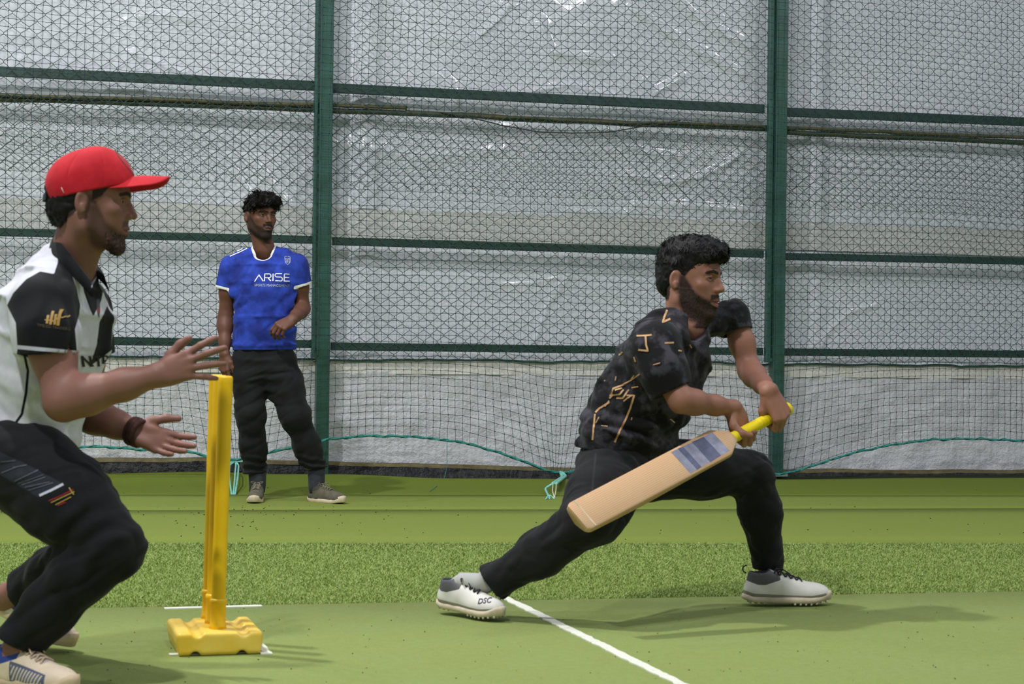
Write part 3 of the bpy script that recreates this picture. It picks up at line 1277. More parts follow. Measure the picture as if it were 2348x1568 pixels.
cord('tie_rope', [gA, gA - FU * 0.03 - UP * 0.01, gA - FU * 0.05 - UP * 0.03, gB], 0.007, M_ROPE2)
for dx in (-0.012, 0.0, 0.014):
    cord('rope_tail', [gB + UP * 0.02, gB + FU * dx + UP * 0.012, gB + FU * dx * 2 - np.array((0, 0.05, 0))], 0.004, M_ROPE2)
M_WHITE_CORD = plain('white_cord', rgb(214, 210, 190), 0.7)
gC = np.append(fl(1271, 1144), 0.006)
cord('white_cord', [gA, gA * 0.5 + gC * 0.5 - FU * 0.008, gC], 0.003, M_WHITE_CORD)
cord('white_cord', [gA + FU * 0.02, gA * 0.5 + gC * 0.5 + FU * 0.014, gC], 0.003, M_WHITE_CORD)
V, F = lathe([(0.001, -0.008), (0.007, -0.004), (0.008, 0.002), (0.001, 0.009)], 10, gC + UP * 0.004)
mk('cord_knot', V, F, M_WHITE_CORD, netob)
st = fpt(*fence_uz(1024, 1012, NN), NN + 0.01)
cord('loose_strand', [st, st - UP * 0.14 + FU * 0.004, st - UP * 0.22 - FU * 0.006, np.append(fl(1014, 1106), 0.004), np.append(fl(985, 1128), 0.004)], 0.0018, M_ROPE)

# ------------------------------------------------------------------ stumps
SB = floor_pt(490, 1484)          # middle of the base on the turf
PY_ = nrm(np.append(fl(1600, 1590) - fl(1150, 1367), 0)) * -1   # across the pitch, away from the camera
PX_ = np.cross(PY_, UP)           # along the pitch, to the right
SM = np.stack((PX_, PY_, UP), 1)
M_YEL = None


def make_yellow(name, c1, c2, dirt):
    t = NT(name)
    c = t.mix(t.ramp(t.noise(11, 4, 0.6), 0.35, 0.7), c1, c2)
    c = t.mix(t.ramp(t.noise(45, 4, 0.75), 0.62, 0.78, 0, 0.5), c, dirt)
    t.bump(t.noise(140, 3), 0.08, 0.003)
    t.b.inputs['Subsurface Weight'].default_value = 0.04
    t.b.inputs['Subsurface Radius'].default_value = (0.01, 0.006, 0.002)
    return t.fin(c, 0.38, 0.45)


M_YEL = make_yellow('yellow_plastic', rgb(238, 190, 10), rgb(246, 200, 22), rgb(222, 160, 20))
M_YELB = make_yellow('yellow_base_plastic', rgb(234, 194, 58), rgb(244, 212, 100), rgb(214, 168, 60))
stumps = thing('cricket_stumps', 'three yellow plastic stumps standing in a heavy yellow rubber base', 'stumps', SB)
BH = 0.066


def base_mesh():
    f = Field((-0.16, -0.21, -0.01), (0.16, 0.21, 0.12), 0.0035)
    # chamfered block with grooves: built as a distance field
    sl, X = f.sub(f.lo, f.lo + f.h * f.n)
    hx, hy = 0.121, 0.150

    def bx(cx, cy, cz, sx, sy, sz_, r):
        q = [np.abs(X[0] - cx) - sx + r, np.abs(X[1] - cy) - sy + r, np.abs(X[2] - cz) - sz_ + r]
        return np.sqrt(sum(np.maximum(a, 0) ** 2 for a in q)) + np.minimum(np.maximum(np.maximum(q[0], q[1]), q[2]), 0) - r
    f.A[sl] = np.minimum(f.A[sl], bx(0, 0, BH / 2, hx, hy, BH / 2, 0.012))
    # sides slope in below the seam line
    for sx in (-1, 1):
        f.plane((sx * hx * 0.93, 0, 0.0), (sx * 0.96, 0, -0.22))
    # groove on the top along the width either side, and notches under the edge
    for gx in (-0.062, 0.068):
        f.seg((gx, -0.3, BH + 0.004), (gx, 0.3, BH + 0.004), 0.017, 0.017, 0.006, '-')
    for gx in (-0.068, 0.062):
        f.seg((gx, -0.3, -0.002), (gx, 0.3, -0.002), 0.015, 0.015, 0.003, '-')
    for gy in (-0.075, -0.01, 0.06):
        f.seg((0.068, gy, BH + 0.001), (0.2, gy, BH + 0.001), 0.008, 0.008, 0.003, '-')
    f.plane((-hx, -hy, BH), (-0.7, -0.55, 0.45), 0.004) if False else None
    return f.mesh()


V, F = base_mesh()
mk('base', SB + V @ SM.T, F, M_YELB, stumps)
lean = 0.016
for i, sy in enumerate((-0.075, 0.03, 0.130)):
    c = SB + PY_ * sy - PX_ * 0.0
    ax = nrm(UP + PX_ * (lean + 0.004 * (i == 0)) - PY_ * 0.002)
    M = frame(np.cross(ax, PX_), ax)
    sr = 0.0205
    H0 = BH - 0.002
    prof = [(0.0205, H0 + 0.06)]
    for q in np.linspace(0.08, 0.70, 26):
        prof.append((sr + 0.0002 * (math.sin(q * 40)), H0 + q))
    prof += [(sr, H0 + 0.712), (sr - 0.002, H0 + 0.7175), (sr - 0.007, H0 + 0.7190), (sr - 0.009, H0 + 0.7165), (0.002, H0 + 0.7160)]
    V, F = lathe(prof, 28, c, M)
    s_ = mk('stump', V, F, M_YEL, stumps)
    V, F = lathe([(0.021, H0 + 0.0), (0.0245, H0 + 0.002), (0.0245, H0 + 0.012), (0.0222, H0 + 0.015), (0.0222, H0 + 0.07), (0.0245, H0 + 0.074), (0.0245, H0 + 0.083), (0.0205, H0 + 0.087)], 28, c, M)
    mk('collar', V, F, M_YEL, s_)
# ================================================================== people: shared builders
def skin_mat(name, base, dark, red):
    t = NT(name)
    c = t.mix(t.ramp(t.noise(14, 3), 0.35, 0.7), base, tuple(x * 0.86 for x in base[:3]) + (1,))
    c = t.mix(t.math('MULTIPLY', t.attr('lip'), 0.8), c, red)
    bd = t.math('MULTIPLY', t.attr('beard'), t.ramp(t.noise(420, 3, 0.7), 0.25, 0.55, 0.88, 1.0))
    c = t.mix(bd, c, dark)
    t.bump(t.noise(350, 3), 0.08, 0.002)
    t.b.inputs['Subsurface Weight'].default_value = 0.06
    t.b.inputs['Subsurface Radius'].default_value = (0.012, 0.004, 0.002)
    return t.fin(c, t.ramp(t.attr('beard'), 0, 1, 0.52, 0.85), 0.3)


def hair_mat(name, c):
    t = NT(name)
    return t.fin(t.mix(t.ramp(t.noise(90, 3), 0.35, 0.7), c, tuple(x * 1.6 for x in c[:3]) + (1,)), 0.6, 0.22)


M_EYE = plain('eye_white', rgb(140, 130, 122), 0.25, 0.5, 0.03)  # shade is put into the colour, so the white is dull
M_IRIS = plain('iris', rgb(26, 16, 12), 0.2, 0.5, 0.03)


def head_mesh(opt, neck_to, neck_r=0.058, h=0.0022):
    """head in its own frame (x right, y forward, z up, origin between the ears)"""
    f = Field((-0.12, -0.16, -0.27), (0.12, 0.15, 0.16), h)
    jw = opt.get('jaw', 1.0)
    f.ell((0, -0.012, 0.048), (0.076, 0.097, 0.082), k=0)
    f.ell((0, 0.034, 0.045), (0.062, 0.058, 0.058), k=0.03)
    f.ell((0, 0.030, -0.020), (0.060 * jw, 0.060, 0.082), k=0.03)
    for s in (-1, 1):
        f.seg((s * 0.055 * jw, 0.000, -0.050), (s * 0.014, 0.074, -0.098), 0.018, 0.017, 0.022)
        f.seg((s * 0.060 * jw, -0.004, -0.010), (s * 0.056 * jw, 0.000, -0.055), 0.016, 0.016, 0.02)
        f.ell((s * 0.046, 0.062, -0.006), (0.018, 0.018, 0.015), k=0.018)
    f.ell((0, 0.078, -0.098), (0.018, 0.016, 0.016), k=0.015)
    f.ell((0, 0.070, -0.055), (0.034, 0.028, 0.032), k=0.02)
    # brow
    f.chain([(-0.042, 0.074, 0.034), (-0.016, 0.089, 0.034), (0.016, 0.089, 0.034), (0.042, 0.074, 0.034)], [0.009, 0.0085, 0.0085, 0.009], 0.014)
    # sockets
    for s in (-1, 1):
        f.ell((s * 0.033, 0.096, 0.017), (0.016, 0.017, 0.0105), k=0.012, op='-')
    # nose
    f.chain([(0, 0.087, 0.030), (0, 0.098, 0.008), (0, 0.1125, -0.016)], [0.0075, 0.0085, 0.0105], 0.010)
    f.chain([(0, 0.070, 0.010), (0, 0.082, -0.012), (0, 0.084, -0.034)], [0.014, 0.017, 0.016], 0.012)
    for s in (-1, 1):
        f.ell((s * 0.030, 0.060, -0.026), (0.022, 0.024, 0.030), k=0.02)
        f.ell((s * 0.0125, 0.1005, -0.020), (0.0075, 0.0105, 0.0075), k=0.006)
        f.ell((s * 0.0065, 0.107, -0.0305), (0.003, 0.0045, 0.003), k=0.003, op='-')
    # eyelids
    for s in (-1, 1):
        f.chain([(s * 0.019, 0.0845, 0.0185), (s * 0.033, 0.0885, 0.0222), (s * 0.047, 0.0792, 0.0188)], [0.0028] * 3, 0.004)
        f.chain([(s * 0.019, 0.0845, 0.0150), (s * 0.033, 0.0865, 0.0098), (s * 0.047, 0.0775, 0.0145)], [0.0026] * 3, 0.004)
    # lips
    op = opt.get('mouth', 0.0)
    f.chain([(-0.024, 0.086, -0.0555), (-0.008, 0.0985, -0.0515), (0, 0.0985, -0.0525), (0.008, 0.0985, -0.0515), (0.024, 0.086, -0.0555)], [0.003, 0.0058, 0.0052, 0.0058, 0.003], 0.006)
    f.chain([(-0.022, 0.086, -0.0585), (0, 0.0970, -0.0635 - op), (0.022, 0.086, -0.0585)], [0.003, 0.0072, 0.003], 0.006)
    f.chain([(-0.023, 0.092, -0.0570), (0, 0.1045, -0.0572 - op * 0.4), (0.023, 0.092, -0.0570)], [0.0018, 0.0022 + op * 0.5, 0.0018], 0.003, '-')
    # ears
    for s in (-1, 1):
        M = np.stack((nrm((1, s * 0.45, 0)), nrm((-s * 0.45, 1, 0)), (0, 0, 1.0)), 1)
        f.ell((s * 0.080, -0.012, 0.004), (0.008, 0.019, 0.031), M, k=0.006)
        f.ell((s * 0.088, -0.010, 0.008), (0.006, 0.011, 0.018), M, k=0.004, op='-')
        f.seg((s * 0.083, -0.010, -0.004), (s * 0.082, -0.006, -0.018), 0.005, 0.006, 0.004)
    nt = np.asarray(neck_to, float)
    f.seg((0, -0.018, -0.035), nt, neck_r * 0.98, neck_r * 1.10, 0.03)
    f.seg((0, 0.020, -0.075), nt + np.array((0, 0.03, 0)), 0.022, 0.03, 0.03)
    f.seg((-0.05, -0.03, -0.03), nt + np.array((-0.035, 0.02, 0)), 0.016, 0.02, 0.02)
    f.seg((0.05, -0.03, -0.03), nt + np.array((0.035, 0.02, 0)), 0.016, 0.02, 0.02)
    V, Q = f.mesh()
    x, y, z = V.T
    ax = np.abs(x)
    # beard: below a cheek line, above the throat, round the mouth
    cheek = np.interp(y, [-0.02, 0.012, 0.05, 0.080, 0.12], opt.get('cheek', [0.02, 0.02, -0.034, -0.050, -0.048]))
    b = sstep(0.009, -0.014, z - cheek) * sstep(-0.012, 0.006, y - np.interp(z, [-0.12, -0.03, 0.05], [0.02, 0.0, 0.004]))
    b *= sstep(-0.136, -0.112, z + np.maximum(0, 0.05 - y) * -0.55)
    mous = sstep(-0.030, -0.036, z) * sstep(-0.056, -0.050, z) * (y > 0.075) * sstep(0.034, 0.026, ax)
    b = np.maximum(b * opt.get('beard', 1.0), mous * opt.get('moustache', 1.0))
    b = np.maximum(b, opt.get('chin', 0.0) * sstep(-0.060, -0.072, z) * sstep(0.045, 0.06, y) * (z > -0.14))
    lipd = np.minimum(line_sd(np.column_stack((ax, z)), [(0, -0.0525), (0.010, -0.0520), (0.022, -0.056)]), line_sd(np.column_stack((ax, z)), [(0, -0.0635 - op), (0.012, -0.062), (0.021, -0.058)]))
    lip = sstep(0.0075, 0.0045, lipd) * (y > 0.078)
    b = b * (1 - lip)
    brow = sstep(0.0062, 0.0042, line_sd(np.column_stack((ax, z)), [(0.012, 0.0335), (0.030, 0.0385), (0.049, 0.033)])) * (y > 0.05)
    # scalp and sideburns painted as short hair
    hl = opt.get('hairline')
    if hl:
        line = np.interp(y, *hl)
        sc = sstep(-0.004, 0.006, z - line)
        sc *= 1 - (ax > 0.070) * (y < 0.012) * (y > -0.034) * (z < 0.036)   # not on the ears
        b = np.maximum(b, sc * 0.96)
    b = np.maximum(b, brow * 0.95)
    return V, Q, {'beard': b, 'lip': lip}


def eyes(parent, H, M, s=1.0, look=0.0):
    for sd in (-1, 1):
        c = np.array((sd * 0.033, 0.0745, 0.0165))
        prof = [(0.0122 * math.sin(a), -0.0122 * math.cos(a)) for a in np.linspace(0.05, math.pi - 0.05, 12)]
        V, F = lathe(prof, 16)
        o = mk('eye', H + s * ((V + c) @ M.T), F, M_EYE, parent)
        d = nrm((math.sin(look), math.cos(look), -0.04))
        Mi = frame(np.cross(d, (1, 0, 0)), d)
        V, F = lathe([(0.0001, 0.0127), (0.0035, 0.01255), (0.0058, 0.0116), (0.0062, 0.0105)], 14, (0, 0, 0), Mi)
        mk('iris', H + s * ((V + c) @ M.T), F, M_IRIS, o)


def tufts(V, Q, count, length, width, comb, seed=1, curl=0.4, mask=None, seg=4, lift=0.2, wave=0.8, wsc=38.0, jit=0.18):
    """short tapering locks rooted on a surface; neighbours run alike, so they gather into waves"""
    g = np.random.default_rng(seed)
    c = V[Q].mean(1)
    n = np.cross(V[Q[:, 2]] - V[Q[:, 0]], V[Q[:, 3]] - V[Q[:, 1]])
    ar = np.linalg.norm(n, axis=1)
    n = n / (ar[:, None] + 1e-12)
    wgt = ar.copy()
    if mask is not None:
        wgt = wgt * mask(c, n)
    ix = g.choice(len(c), count, p=wgt / wgt.sum())
    p, nn = c[ix] + g.normal(0, 0.001, (count, 3)), n[ix]

    def field(q):
        return np.column_stack([vnoise(q * wsc + k_) for k_ in (0.0, 21.0, 43.0)])
    d = np.asarray(comb) + wave * field(p) + g.normal(0, jit, (count, 3))
    d = d - nn * (d * nn).sum(1)[:, None]
    d /= np.linalg.norm(d, axis=1)[:, None] + 1e-9
    d = d + nn * lift
    d /= np.linalg.norm(d, axis=1)[:, None] + 1e-9
    L = length * g.uniform(0.6, 1.1, count)
    ph = curl * (0.5 + 0.5 * vnoise(p * wsc * 0.7 + 7)) * np.sign(vnoise(p * wsc * 0.5 + 70))
    rows = []
    pos = p - nn * 0.0015
    for k in range(seg + 1):
        side = np.cross(d, nn)
        side /= np.linalg.norm(side, axis=1)[:, None] + 1e-9
        wv = width * (1 - (k / seg) ** 2 * 0.8)
        rows += [pos + side * wv / 2, pos - side * wv / 2]
        d = d * np.cos(ph)[:, None] + side * np.sin(ph)[:, None] - nn * 0.10
        d /= np.linalg.norm(d, axis=1)[:, None] + 1e-9
        pos = pos + d * (L / seg)[:, None]
    VV = np.stack(rows, 1).reshape(-1, 3)
    m = 2 * (seg + 1)
    fo = np.array([(2 * k, 2 * k + 1, 2 * k + 3, 2 * k + 2) for k in range(seg)])
    FF = (np.arange(count)[:, None, None] * m + fo[None]).reshape(-1, 4)
    return VV, FF


def beard_hair(parent, V, Q, mask, count, length, H, M, s_, mat, seed=4):
    fq = mask[Q].min(1)
    VV, FF = tufts(V, Q, count, length, 0.0016, (0, 0.25, -1.0), seed, 0.4, lambda c, n: (fq > 0.55) * fq, 3, 0.35, 0.4, 60.0, 0.35)
    o = mk('beard', H + s_ * (VV @ M.T), FF, mat, parent)
    tag(o, kind='stuff')


def hand(f, wrist, fwd, dorsal, side, fingers, thumb, sc=1.0, wr=None):
    """adds a hand to a field. side +1 right, -1 left.
    fingers: four of (spread, c1, c2, c3) in degrees; thumb: three points in hand space"""
    x = nrm(fwd)
    z = np.asarray(dorsal, float)
    z = nrm(z - x * (z @ x))
    y = np.cross(z, x) * side
    M = np.stack((x, y, z), 1)
    W = np.asarray(wrist, float)

    def w_(p):
        return W + M @ (np.asarray(p, float) * sc)
    kn = [(0.092, 0.028, 0.003), (0.097, 0.008, 0.005), (0.092, -0.012, 0.003), (0.083, -0.030, -0.001)]
    ln = [(0.043, 0.026, 0.021), (0.047, 0.029, 0.022), (0.043, 0.027, 0.021), (0.034, 0.020, 0.019)]
    rd = [0.0098, 0.0100, 0.0094, 0.0084]
    # palm
    f.seg(w_((0.0, 0.010, 0)), w_((0.0, -0.010, 0)), 0.0215 * sc, None, 0.012)
    for k, (p, r) in enumerate(zip(kn, (0.0135, 0.0140, 0.0135, 0.0125))):
        f.seg(w_((0.005, p[1] * 0.45, 0)), w_(p), 0.017 * sc, r * sc, 0.010)
    f.ell(w_((0.045, 0.0, -0.004)), np.array((0.046, 0.034, 0.0165)) * sc, M, 0.012)
    f.ell(w_((0.038, 0.020, -0.010)), np.array((0.034, 0.016, 0.016)) * sc, M, 0.010)
    f.ell(w_((0.035, -0.024, -0.008)), np.array((0.034, 0.013, 0.014)) * sc, M, 0.010)
    nails = []
    for (p, L, r, (sp, c1, c2, c3)) in zip(kn, ln, rd, fingers):
        pts, rad = [np.array(p)], [r * 1.08]
        a = 0
        for q, (l_, c) in enumerate(zip(L, (c1, c2, c3))):
            a += R(c)
            sp_ = R(sp)
            d = np.array((math.cos(a) * math.cos(sp_), math.cos(a) * math.sin(sp_) if abs(a) < 1.4 else math.sin(sp_) * 0.1, -math.sin(a)))
            d = nrm(d)
            pts.append(pts[-1] + d * l_)
            rad.append(r * (1.0, 0.92, 0.78)[q])
        f.chain([w_(q) for q in pts], [q * sc for q in rad], 0.0035)
        nails.append((w_(pts[-1]), M @ d))
    tp = [np.array((0.020, 0.020, -0.008))] + [np.array(q) for q in thumb]
    f.chain([w_(q) for q in tp], [0.0170 * sc, 0.0135 * sc, 0.0118 * sc, 0.0092 * sc], 0.007)
    return M, w_


def arm(f, sh, el, wr, up=0.048, lo=0.043, w_=0.0265):
    sh, el, wr = (np.asarray(q, float) for q in (sh, el, wr))
    f.chain([sh, sh * 0.5 + el * 0.5, el], [up * 1.08, up, lo * 0.93], 0.03)
    f.chain([el, el * 0.75 + wr * 0.25, el * 0.35 + wr * 0.65, wr], [lo * 0.93, lo * 0.96, lo * 0.74, w_], 0.03)


def bounds(pts, pad):
    q = np.array(pts)
    return q.min(0) - pad, q.max(0) + pad


def folds(scale, amp, M=None, seed=0.0, ridge=True):
    def fn(p):
        q = p if M is None else p @ np.asarray(M)
        q = q * scale + seed
        w_ = vnoise(q * 0.45 + 31) * 1.3
        q = q + np.column_stack((w_, w_ * 0.6, -w_))
        v = vnoise(q)
        if ridge:
            v = 0.9 - 2.2 * np.abs(v)
        return amp * (v + 0.35 * vnoise(q * 2.1 + 5))
    return fn


def axm(d, along=0.35, across=1.0):
    """coordinates stretched along d, for folds that run along d"""
    d = nrm(d)
    a = nrm(np.cross(d, (0.3, 0.9, 0.2)))
    b = np.cross(d, a)
    return np.stack((d * along, a * across, b * across), 1)


def wrap(M):
    def fn(p):
        return p @ M
    return fn


def sleeve(f, pts, rad, bone, cut_p, cut_n, inner, dfn=None, k=0.02):
    """a sleeve of its own, hung over the arm bone, cut at the cuff, hollow inside, then sewn to the shirt"""
    g = Field(f.lo, f.lo + f.h * (f.n - 1), f.h)
    g.A = np.full(f.A.shape, 9.0, np.float32)
    g.n = np.array(f.A.shape)
    g.chain(pts, rad, 0.03)
    if dfn is not None:
        g.disp(dfn)
    g.chain([bone[0], bone[1]], [bone[2], bone[3]], 0.01)
    g.plane(cut_p, cut_n, 0.004)
    d = nrm(cut_n)
    g.seg(np.asarray(cut_p) - d * 0.035, np.asarray(cut_p) + d * 0.12, inner, inner + 0.003, 0.004, '-')
    h = np.maximum(k - np.abs(f.A - g.A), 0) / k
    f.A = np.minimum(f.A, g.A) - h * h * k * 0.25


# ------------------------------------------------------------------ shoes
def shoe(parent, O, fwd, up, side, L, cols, style='plain', lace_loops=True, name='shoe', h=0.0035, label=None):
    """shoe with its own frame: x forward from the heel, y to the left, z up; O is under the heel"""
    M3 = frame(fwd, up)
    M = np.stack((M3[:, 1], -M3[:, 0], M3[:, 2]), 1)
    s = L / 0.29

    def W(p):
        return np.asarray(O) + (np.asarray(p, float) * s) @ M.T
    # outline half widths
    xs = np.array([0, 0.012, 0.04, 0.09, 0.14, 0.19, 0.23, 0.26, 0.28, 0.29])
    wi = np.array([0.012, 0.026, 0.034, 0.032, 0.036, 0.043, 0.042, 0.034, 0.021, 0.006])
    bend = lambda x: -side * 0.010 * sstep(0.10, 0.27, x)
    bot = lambda x: 0.010 * sstep(0.21, 0.29, x) + 0.006 * sstep(0.03, 0.0, x)
    f = Field((-0.03, -0.07, -0.01), (0.32, 0.07, 0.155), h)
    f.seg((0.040, 0, 0.038), (0.048, 0, 0.082), 0.036, 0.035, 0.0)
    f.ell((0.10, bend(0.1), 0.035), (0.095, 0.037, 0.045), k=0.02)
    f.ell((0.20, bend(0.2), 0.030), (0.083, 0.043, 0.036), k=0.02)
    f.seg((0.070, 0, 0.074), (0.185, bend(0.18), 0.042), 0.034, 0.028, 0.02)
    f.ell((0.235, bend(0.23), 0.030), (0.050, 0.036, 0.030), k=0.015)
    f.seg((0.052, 0, 0.090), (0.044, 0, 0.16), 0.030, 0.034, 0.006, '-')
    f.plane((0, 0, 0.100), (-0.20, 0, 1))
    sl, X = f.sub(f.lo, f.lo + f.h * f.n)
    zz = X[2] + 0 * X[0] + 0 * X[1]
    f.A[sl] = np.maximum(f.A[sl], 0.016 + bot(X[0]) - zz)
    V, Q = f.mesh()
    x, y, z = V.T
    at = {
        'p_toe': 0.02 - np.abs(x - 0.285) * 0.5 - 0 * z,
        'p_heel': np.minimum(0.030 - x, 0.075 - z),
        'p_collar': np.minimum(z - (0.058 + 0.32 * np.maximum(0, np.abs(x - 0.052) - 0.012)), 0.115 - x),
        'p_tongue': np.minimum(np.minimum(0.0165 - np.abs(y - bend(x)), x - 0.085), np.minimum(0.195 - x, z - 0.05)),
        'p_side': np.minimum(0.016 - np.abs(z - 0.045 + 0.15 * (x - 0.15)), np.minimum(x - 0.06, 0.18 - x)),
        'p_mud': np.minimum(0.010 + 0.03 * np.maximum(0.15 - x, 0) - (z - 0.016 - bot(x)), 0.27 - x),
    }
    if style == 'stripes':
        d = (x - 0.6 * z) % 0.012
        at['p_stripe'] = np.minimum(0.003 - np.abs(d - 0.006), np.minimum(np.minimum(x - 0.10, 0.215 - x), np.minimum(z - 0.022, 0.060 - 0.12 * (x - 0.1) - z)))
        at['p_panel'] = np.minimum(np.minimum(x - 0.095, 0.225 - x), np.minimum(z - 0.018, 0.068 - 0.16 * (x - 0.1) - z))
    u = mk(name, W(V), Q, cols['upper'], parent, attrs=at)
    if label:
        u['label'] = label
    # sole
    th = cols.get('sole_h', 0.018)
    n = 40
    t = np.linspace(0, 1, n)
    xx = 0.29 * (1 - np.cos(t * math.pi)) / 2
    hw = np.interp(xx, xs, wi)
    left = np.column_stack((xx, bend(xx) + hw))
    right = np.column_stack((xx, bend(xx) - hw))[::-1]
    ring = np.vstack((left, right[1:-1]))
    lv = [(0.97, 0.0), (1.03, 0.003), (1.06, th * 0.5), (1.03, th), (0.90, th + 0.002)]
    VV, FF = [], []
    cen = np.column_stack((ring[:, 0] * 0 + 0, bend(ring[:, 0])))
    for sc_, zz_ in lv:
        p = ring.copy()
        p[:, 1] = cen[:, 1] + (p[:, 1] - cen[:, 1]) * sc_
        p[:, 0] = 0.145 + (p[:, 0] - 0.145) * (1 + (sc_ - 1) * 0.5)
        tick = th * 0.7 * sstep(0.245, 0.29, p[:, 0]) * (zz_ > 0.004)
        VV.append(np.column_stack((p, zz_ + bot(p[:, 0]) + tick)))
    m = len(ring)
    for i in range(len(lv) - 1):
        for k in range(m):
            k2 = (k + 1) % m
            FF.append((i * m + k, i * m + k2, (i + 1) * m + k2, (i + 1) * m + k))
    FF.append(tuple(range(m))[::-1])
    FF.append(tuple((len(lv) - 1) * m + k for k in range(m)))
    VV = np.concatenate(VV)
    so = mk('sole', W(VV), FF, cols['sole'], u)
    if 'studs' in cols:
        parts = []
        for ix in range(7):
            for iy in range(4):
                x_ = 0.165 + ix * 0.018
                hwx = np.interp(x_, xs, wi)
                y_ = bend(x_) + (iy - 1.5) / 1.5 * hwx * 0.9
                parts.append(lathe([(0.0042, 0.002), (0.0038, -0.005), (0.0015, -0.0065)], 6, (x_, y_, bot(x_))))
        for ix in range(3):
            for iy in range(3):
                parts.append(lathe([(0.0042, 0.002), (0.0038, -0.005), (0.0015, -0.0065)], 6, (0.02 + ix * 0.02, (iy - 1) * 0.02, bot(0.02 + ix * 0.02))))
        V2, F2 = join([(a, b) for a, b in parts])
        tag(mk('studs', W(V2), F2, cols['studs'], u), kind='stuff')
    # laces
    bv = BVHTree.FromPolygons([Vector(v) for v in V], [list(q) for q in Q])

    def top(px_, py_):
        hit = bv.ray_cast(Vector((px_, py_, 0.2)), Vector((0, 0, -1)))
        return np.array(hit[0]) if hit[0] is not None else np.array((px_, py_, 0.05))
    parts = []
    for k in range(5):
        x0 = 0.105 + k * 0.019
        for sg in (-1, 1):
            pts = []
            for q in np.linspace(-1, 1, 9):
                p = top(x0 + sg * q * 0.008, bend(x0) + q * 0.021)
                pts.append(p + np.array((0, 0, 0.0025 + 0.002 * (1 - q * q))))
            parts.append(tube(pts, 0.0024, 5))
    V2, F2 = join(parts)
    mk('laces', W(V2), F2, cols['lace'], u)
    if lace_loops:
        b = top(0.100, bend(0.1)) + np.array((0, 0, 0.004))
        parts = []
        for sg in (-1, 1):
            a = np.linspace(0, 1, 14)
            lp = np.column_stack((0.004 + 0.018 * np.sin(a * math.pi), sg * (0.030 * np.sin(a * math.pi * 0.95) + 0.004), 0.012 * np.sin(a * math.pi) - 0.012 * a))
            parts.append(tube(b + lp, 0.0022, 5))
            tl = np.column_stack((0.055 * a, sg * 0.022 * a, 0.010 * np.sin(a * math.pi) - 0.018 * a))
            parts.append(tube(b + tl, 0.0020, 5))
        V2, F2 = join(parts)
        mk('bow', W(V2), F2, cols['lace'], u)
    if 'loop' in cols:
        a = np.linspace(0, math.pi, 10)
        p = np.column_stack((0.008 - 0.012 * np.sin(a), 0 * a, 0.092 + 0.012 * (1 - np.cos(a))))
        V2, F2 = tube(p, 0.0025, 5)
        mk('heel_loop', W(V2), F2, cols['loop'], u)
    return u, W, bv


# ------------------------------------------------------------------ prints laid on a garment
class Surf:
    def __init__(s, V, Q):
        s.V = V
        s.bv = BVHTree.FromPolygons([Vector(v) for v in V], [list(map(int, q)) for q in Q])

    def at(s, origin, d, off=0.0015):
        h = s.bv.ray_cast(Vector(origin), Vector(d))
        if h[0] is None:
            return None
        n = h[1]
        if n.dot(Vector(d)) > 0:
            n = -n
        return np.array(h[0] + n * off)


def text_mesh(s, size=1.0, bold=0.0, sh=0.0, space=1.0):
    cu = bpy.data.curves.new('t', 'FONT')
    cu.body = s
    cu.size = size
    cu.offset = bold
    cu.shear = sh
    cu.space_character = space
    cu.resolution_u = 3
    o = bpy.data.objects.new('t', cu)
    COL.objects.link(o)
    dg = bpy.context.evaluated_depsgraph_get()
    me = bpy.data.meshes.new_from_object(o.evaluated_get(dg))
    V = np.array([v.co[:] for v in me.vertices]) if len(me.vertices) else np.zeros((0, 3))
    F = [tuple(p.vertices) for p in me.polygons]
    bpy.data.objects.remove(o)
    bpy.data.curves.remove(cu)
    bpy.data.meshes.remove(me)
    return V, F


def stroke(line, w_, close=False, step=0.25):
    """flat 2D ribbon along a polyline"""
    p = np.asarray(line, float)
    if close:
        p = np.vstack((p, p[:1]))
    out_v, out_f = [], []
    q = []
    for a, b in zip(p[:-1], p[1:]):
        m = max(1, int(np.linalg.norm(b - a) / step))
        for i in range(m):
            q.append(a + (b - a) * i / m)
    q.append(p[-1])
    q = np.array(q)
    T = np.gradient(q, axis=0)
    T /= np.linalg.norm(T, axis=1)[:, None] + 1e-9
    N = np.column_stack((-T[:, 1], T[:, 0])) * w_ / 2
    V = np.vstack((q + N, q - N))
    n = len(q)
    F = [(i, i + 1, n + i + 1, n + i) for i in range(n - 1)]
    return np.column_stack((V, np.zeros(2 * n))), F


def lay(surf, V, F, o, ex, ey, d, off=0.002):
    """project a flat 2D design onto a surface: o + x*ex + y*ey, cast along d"""
    out = []
    last = None
    for v in V:
        p = np.asarray(o) + v[0] * np.asarray(ex) + v[1] * np.asarray(ey)
        h = surf.at(p - np.asarray(d) * 0.6, d, off)
        if h is None:
            h = last if last is not None else p
        last = h
        out.append(h)
    return np.array(out), F


def print_on(surf, name, strokes, mat, parent, step=2.5, off=0.0016):
    """thin printed lines on a garment, given where they lie on its visible side"""
    V, F = join([stroke(l, w_, False, step) for l, w_ in strokes])
    out, ok = [], []
    for v in V:
        h = surf.at(CO, nrm(ray(v[0], v[1])), off)
        ok.append(h is not None)
        out.append(h if h is not None else np.zeros(3))
    F = [q for q in F if all(ok[i] for i in q)]
    new = {i: k for k, i in enumerate([i for i in range(len(ok)) if ok[i]])}
    F = [[new[i] for i in q] for q in F]
    out = [o_ for o_, k in zip(out, ok) if k]
    o = mk(name, np.array(out), F, mat, parent, smooth=False)
    tag(o, kind='stuff')
    return o
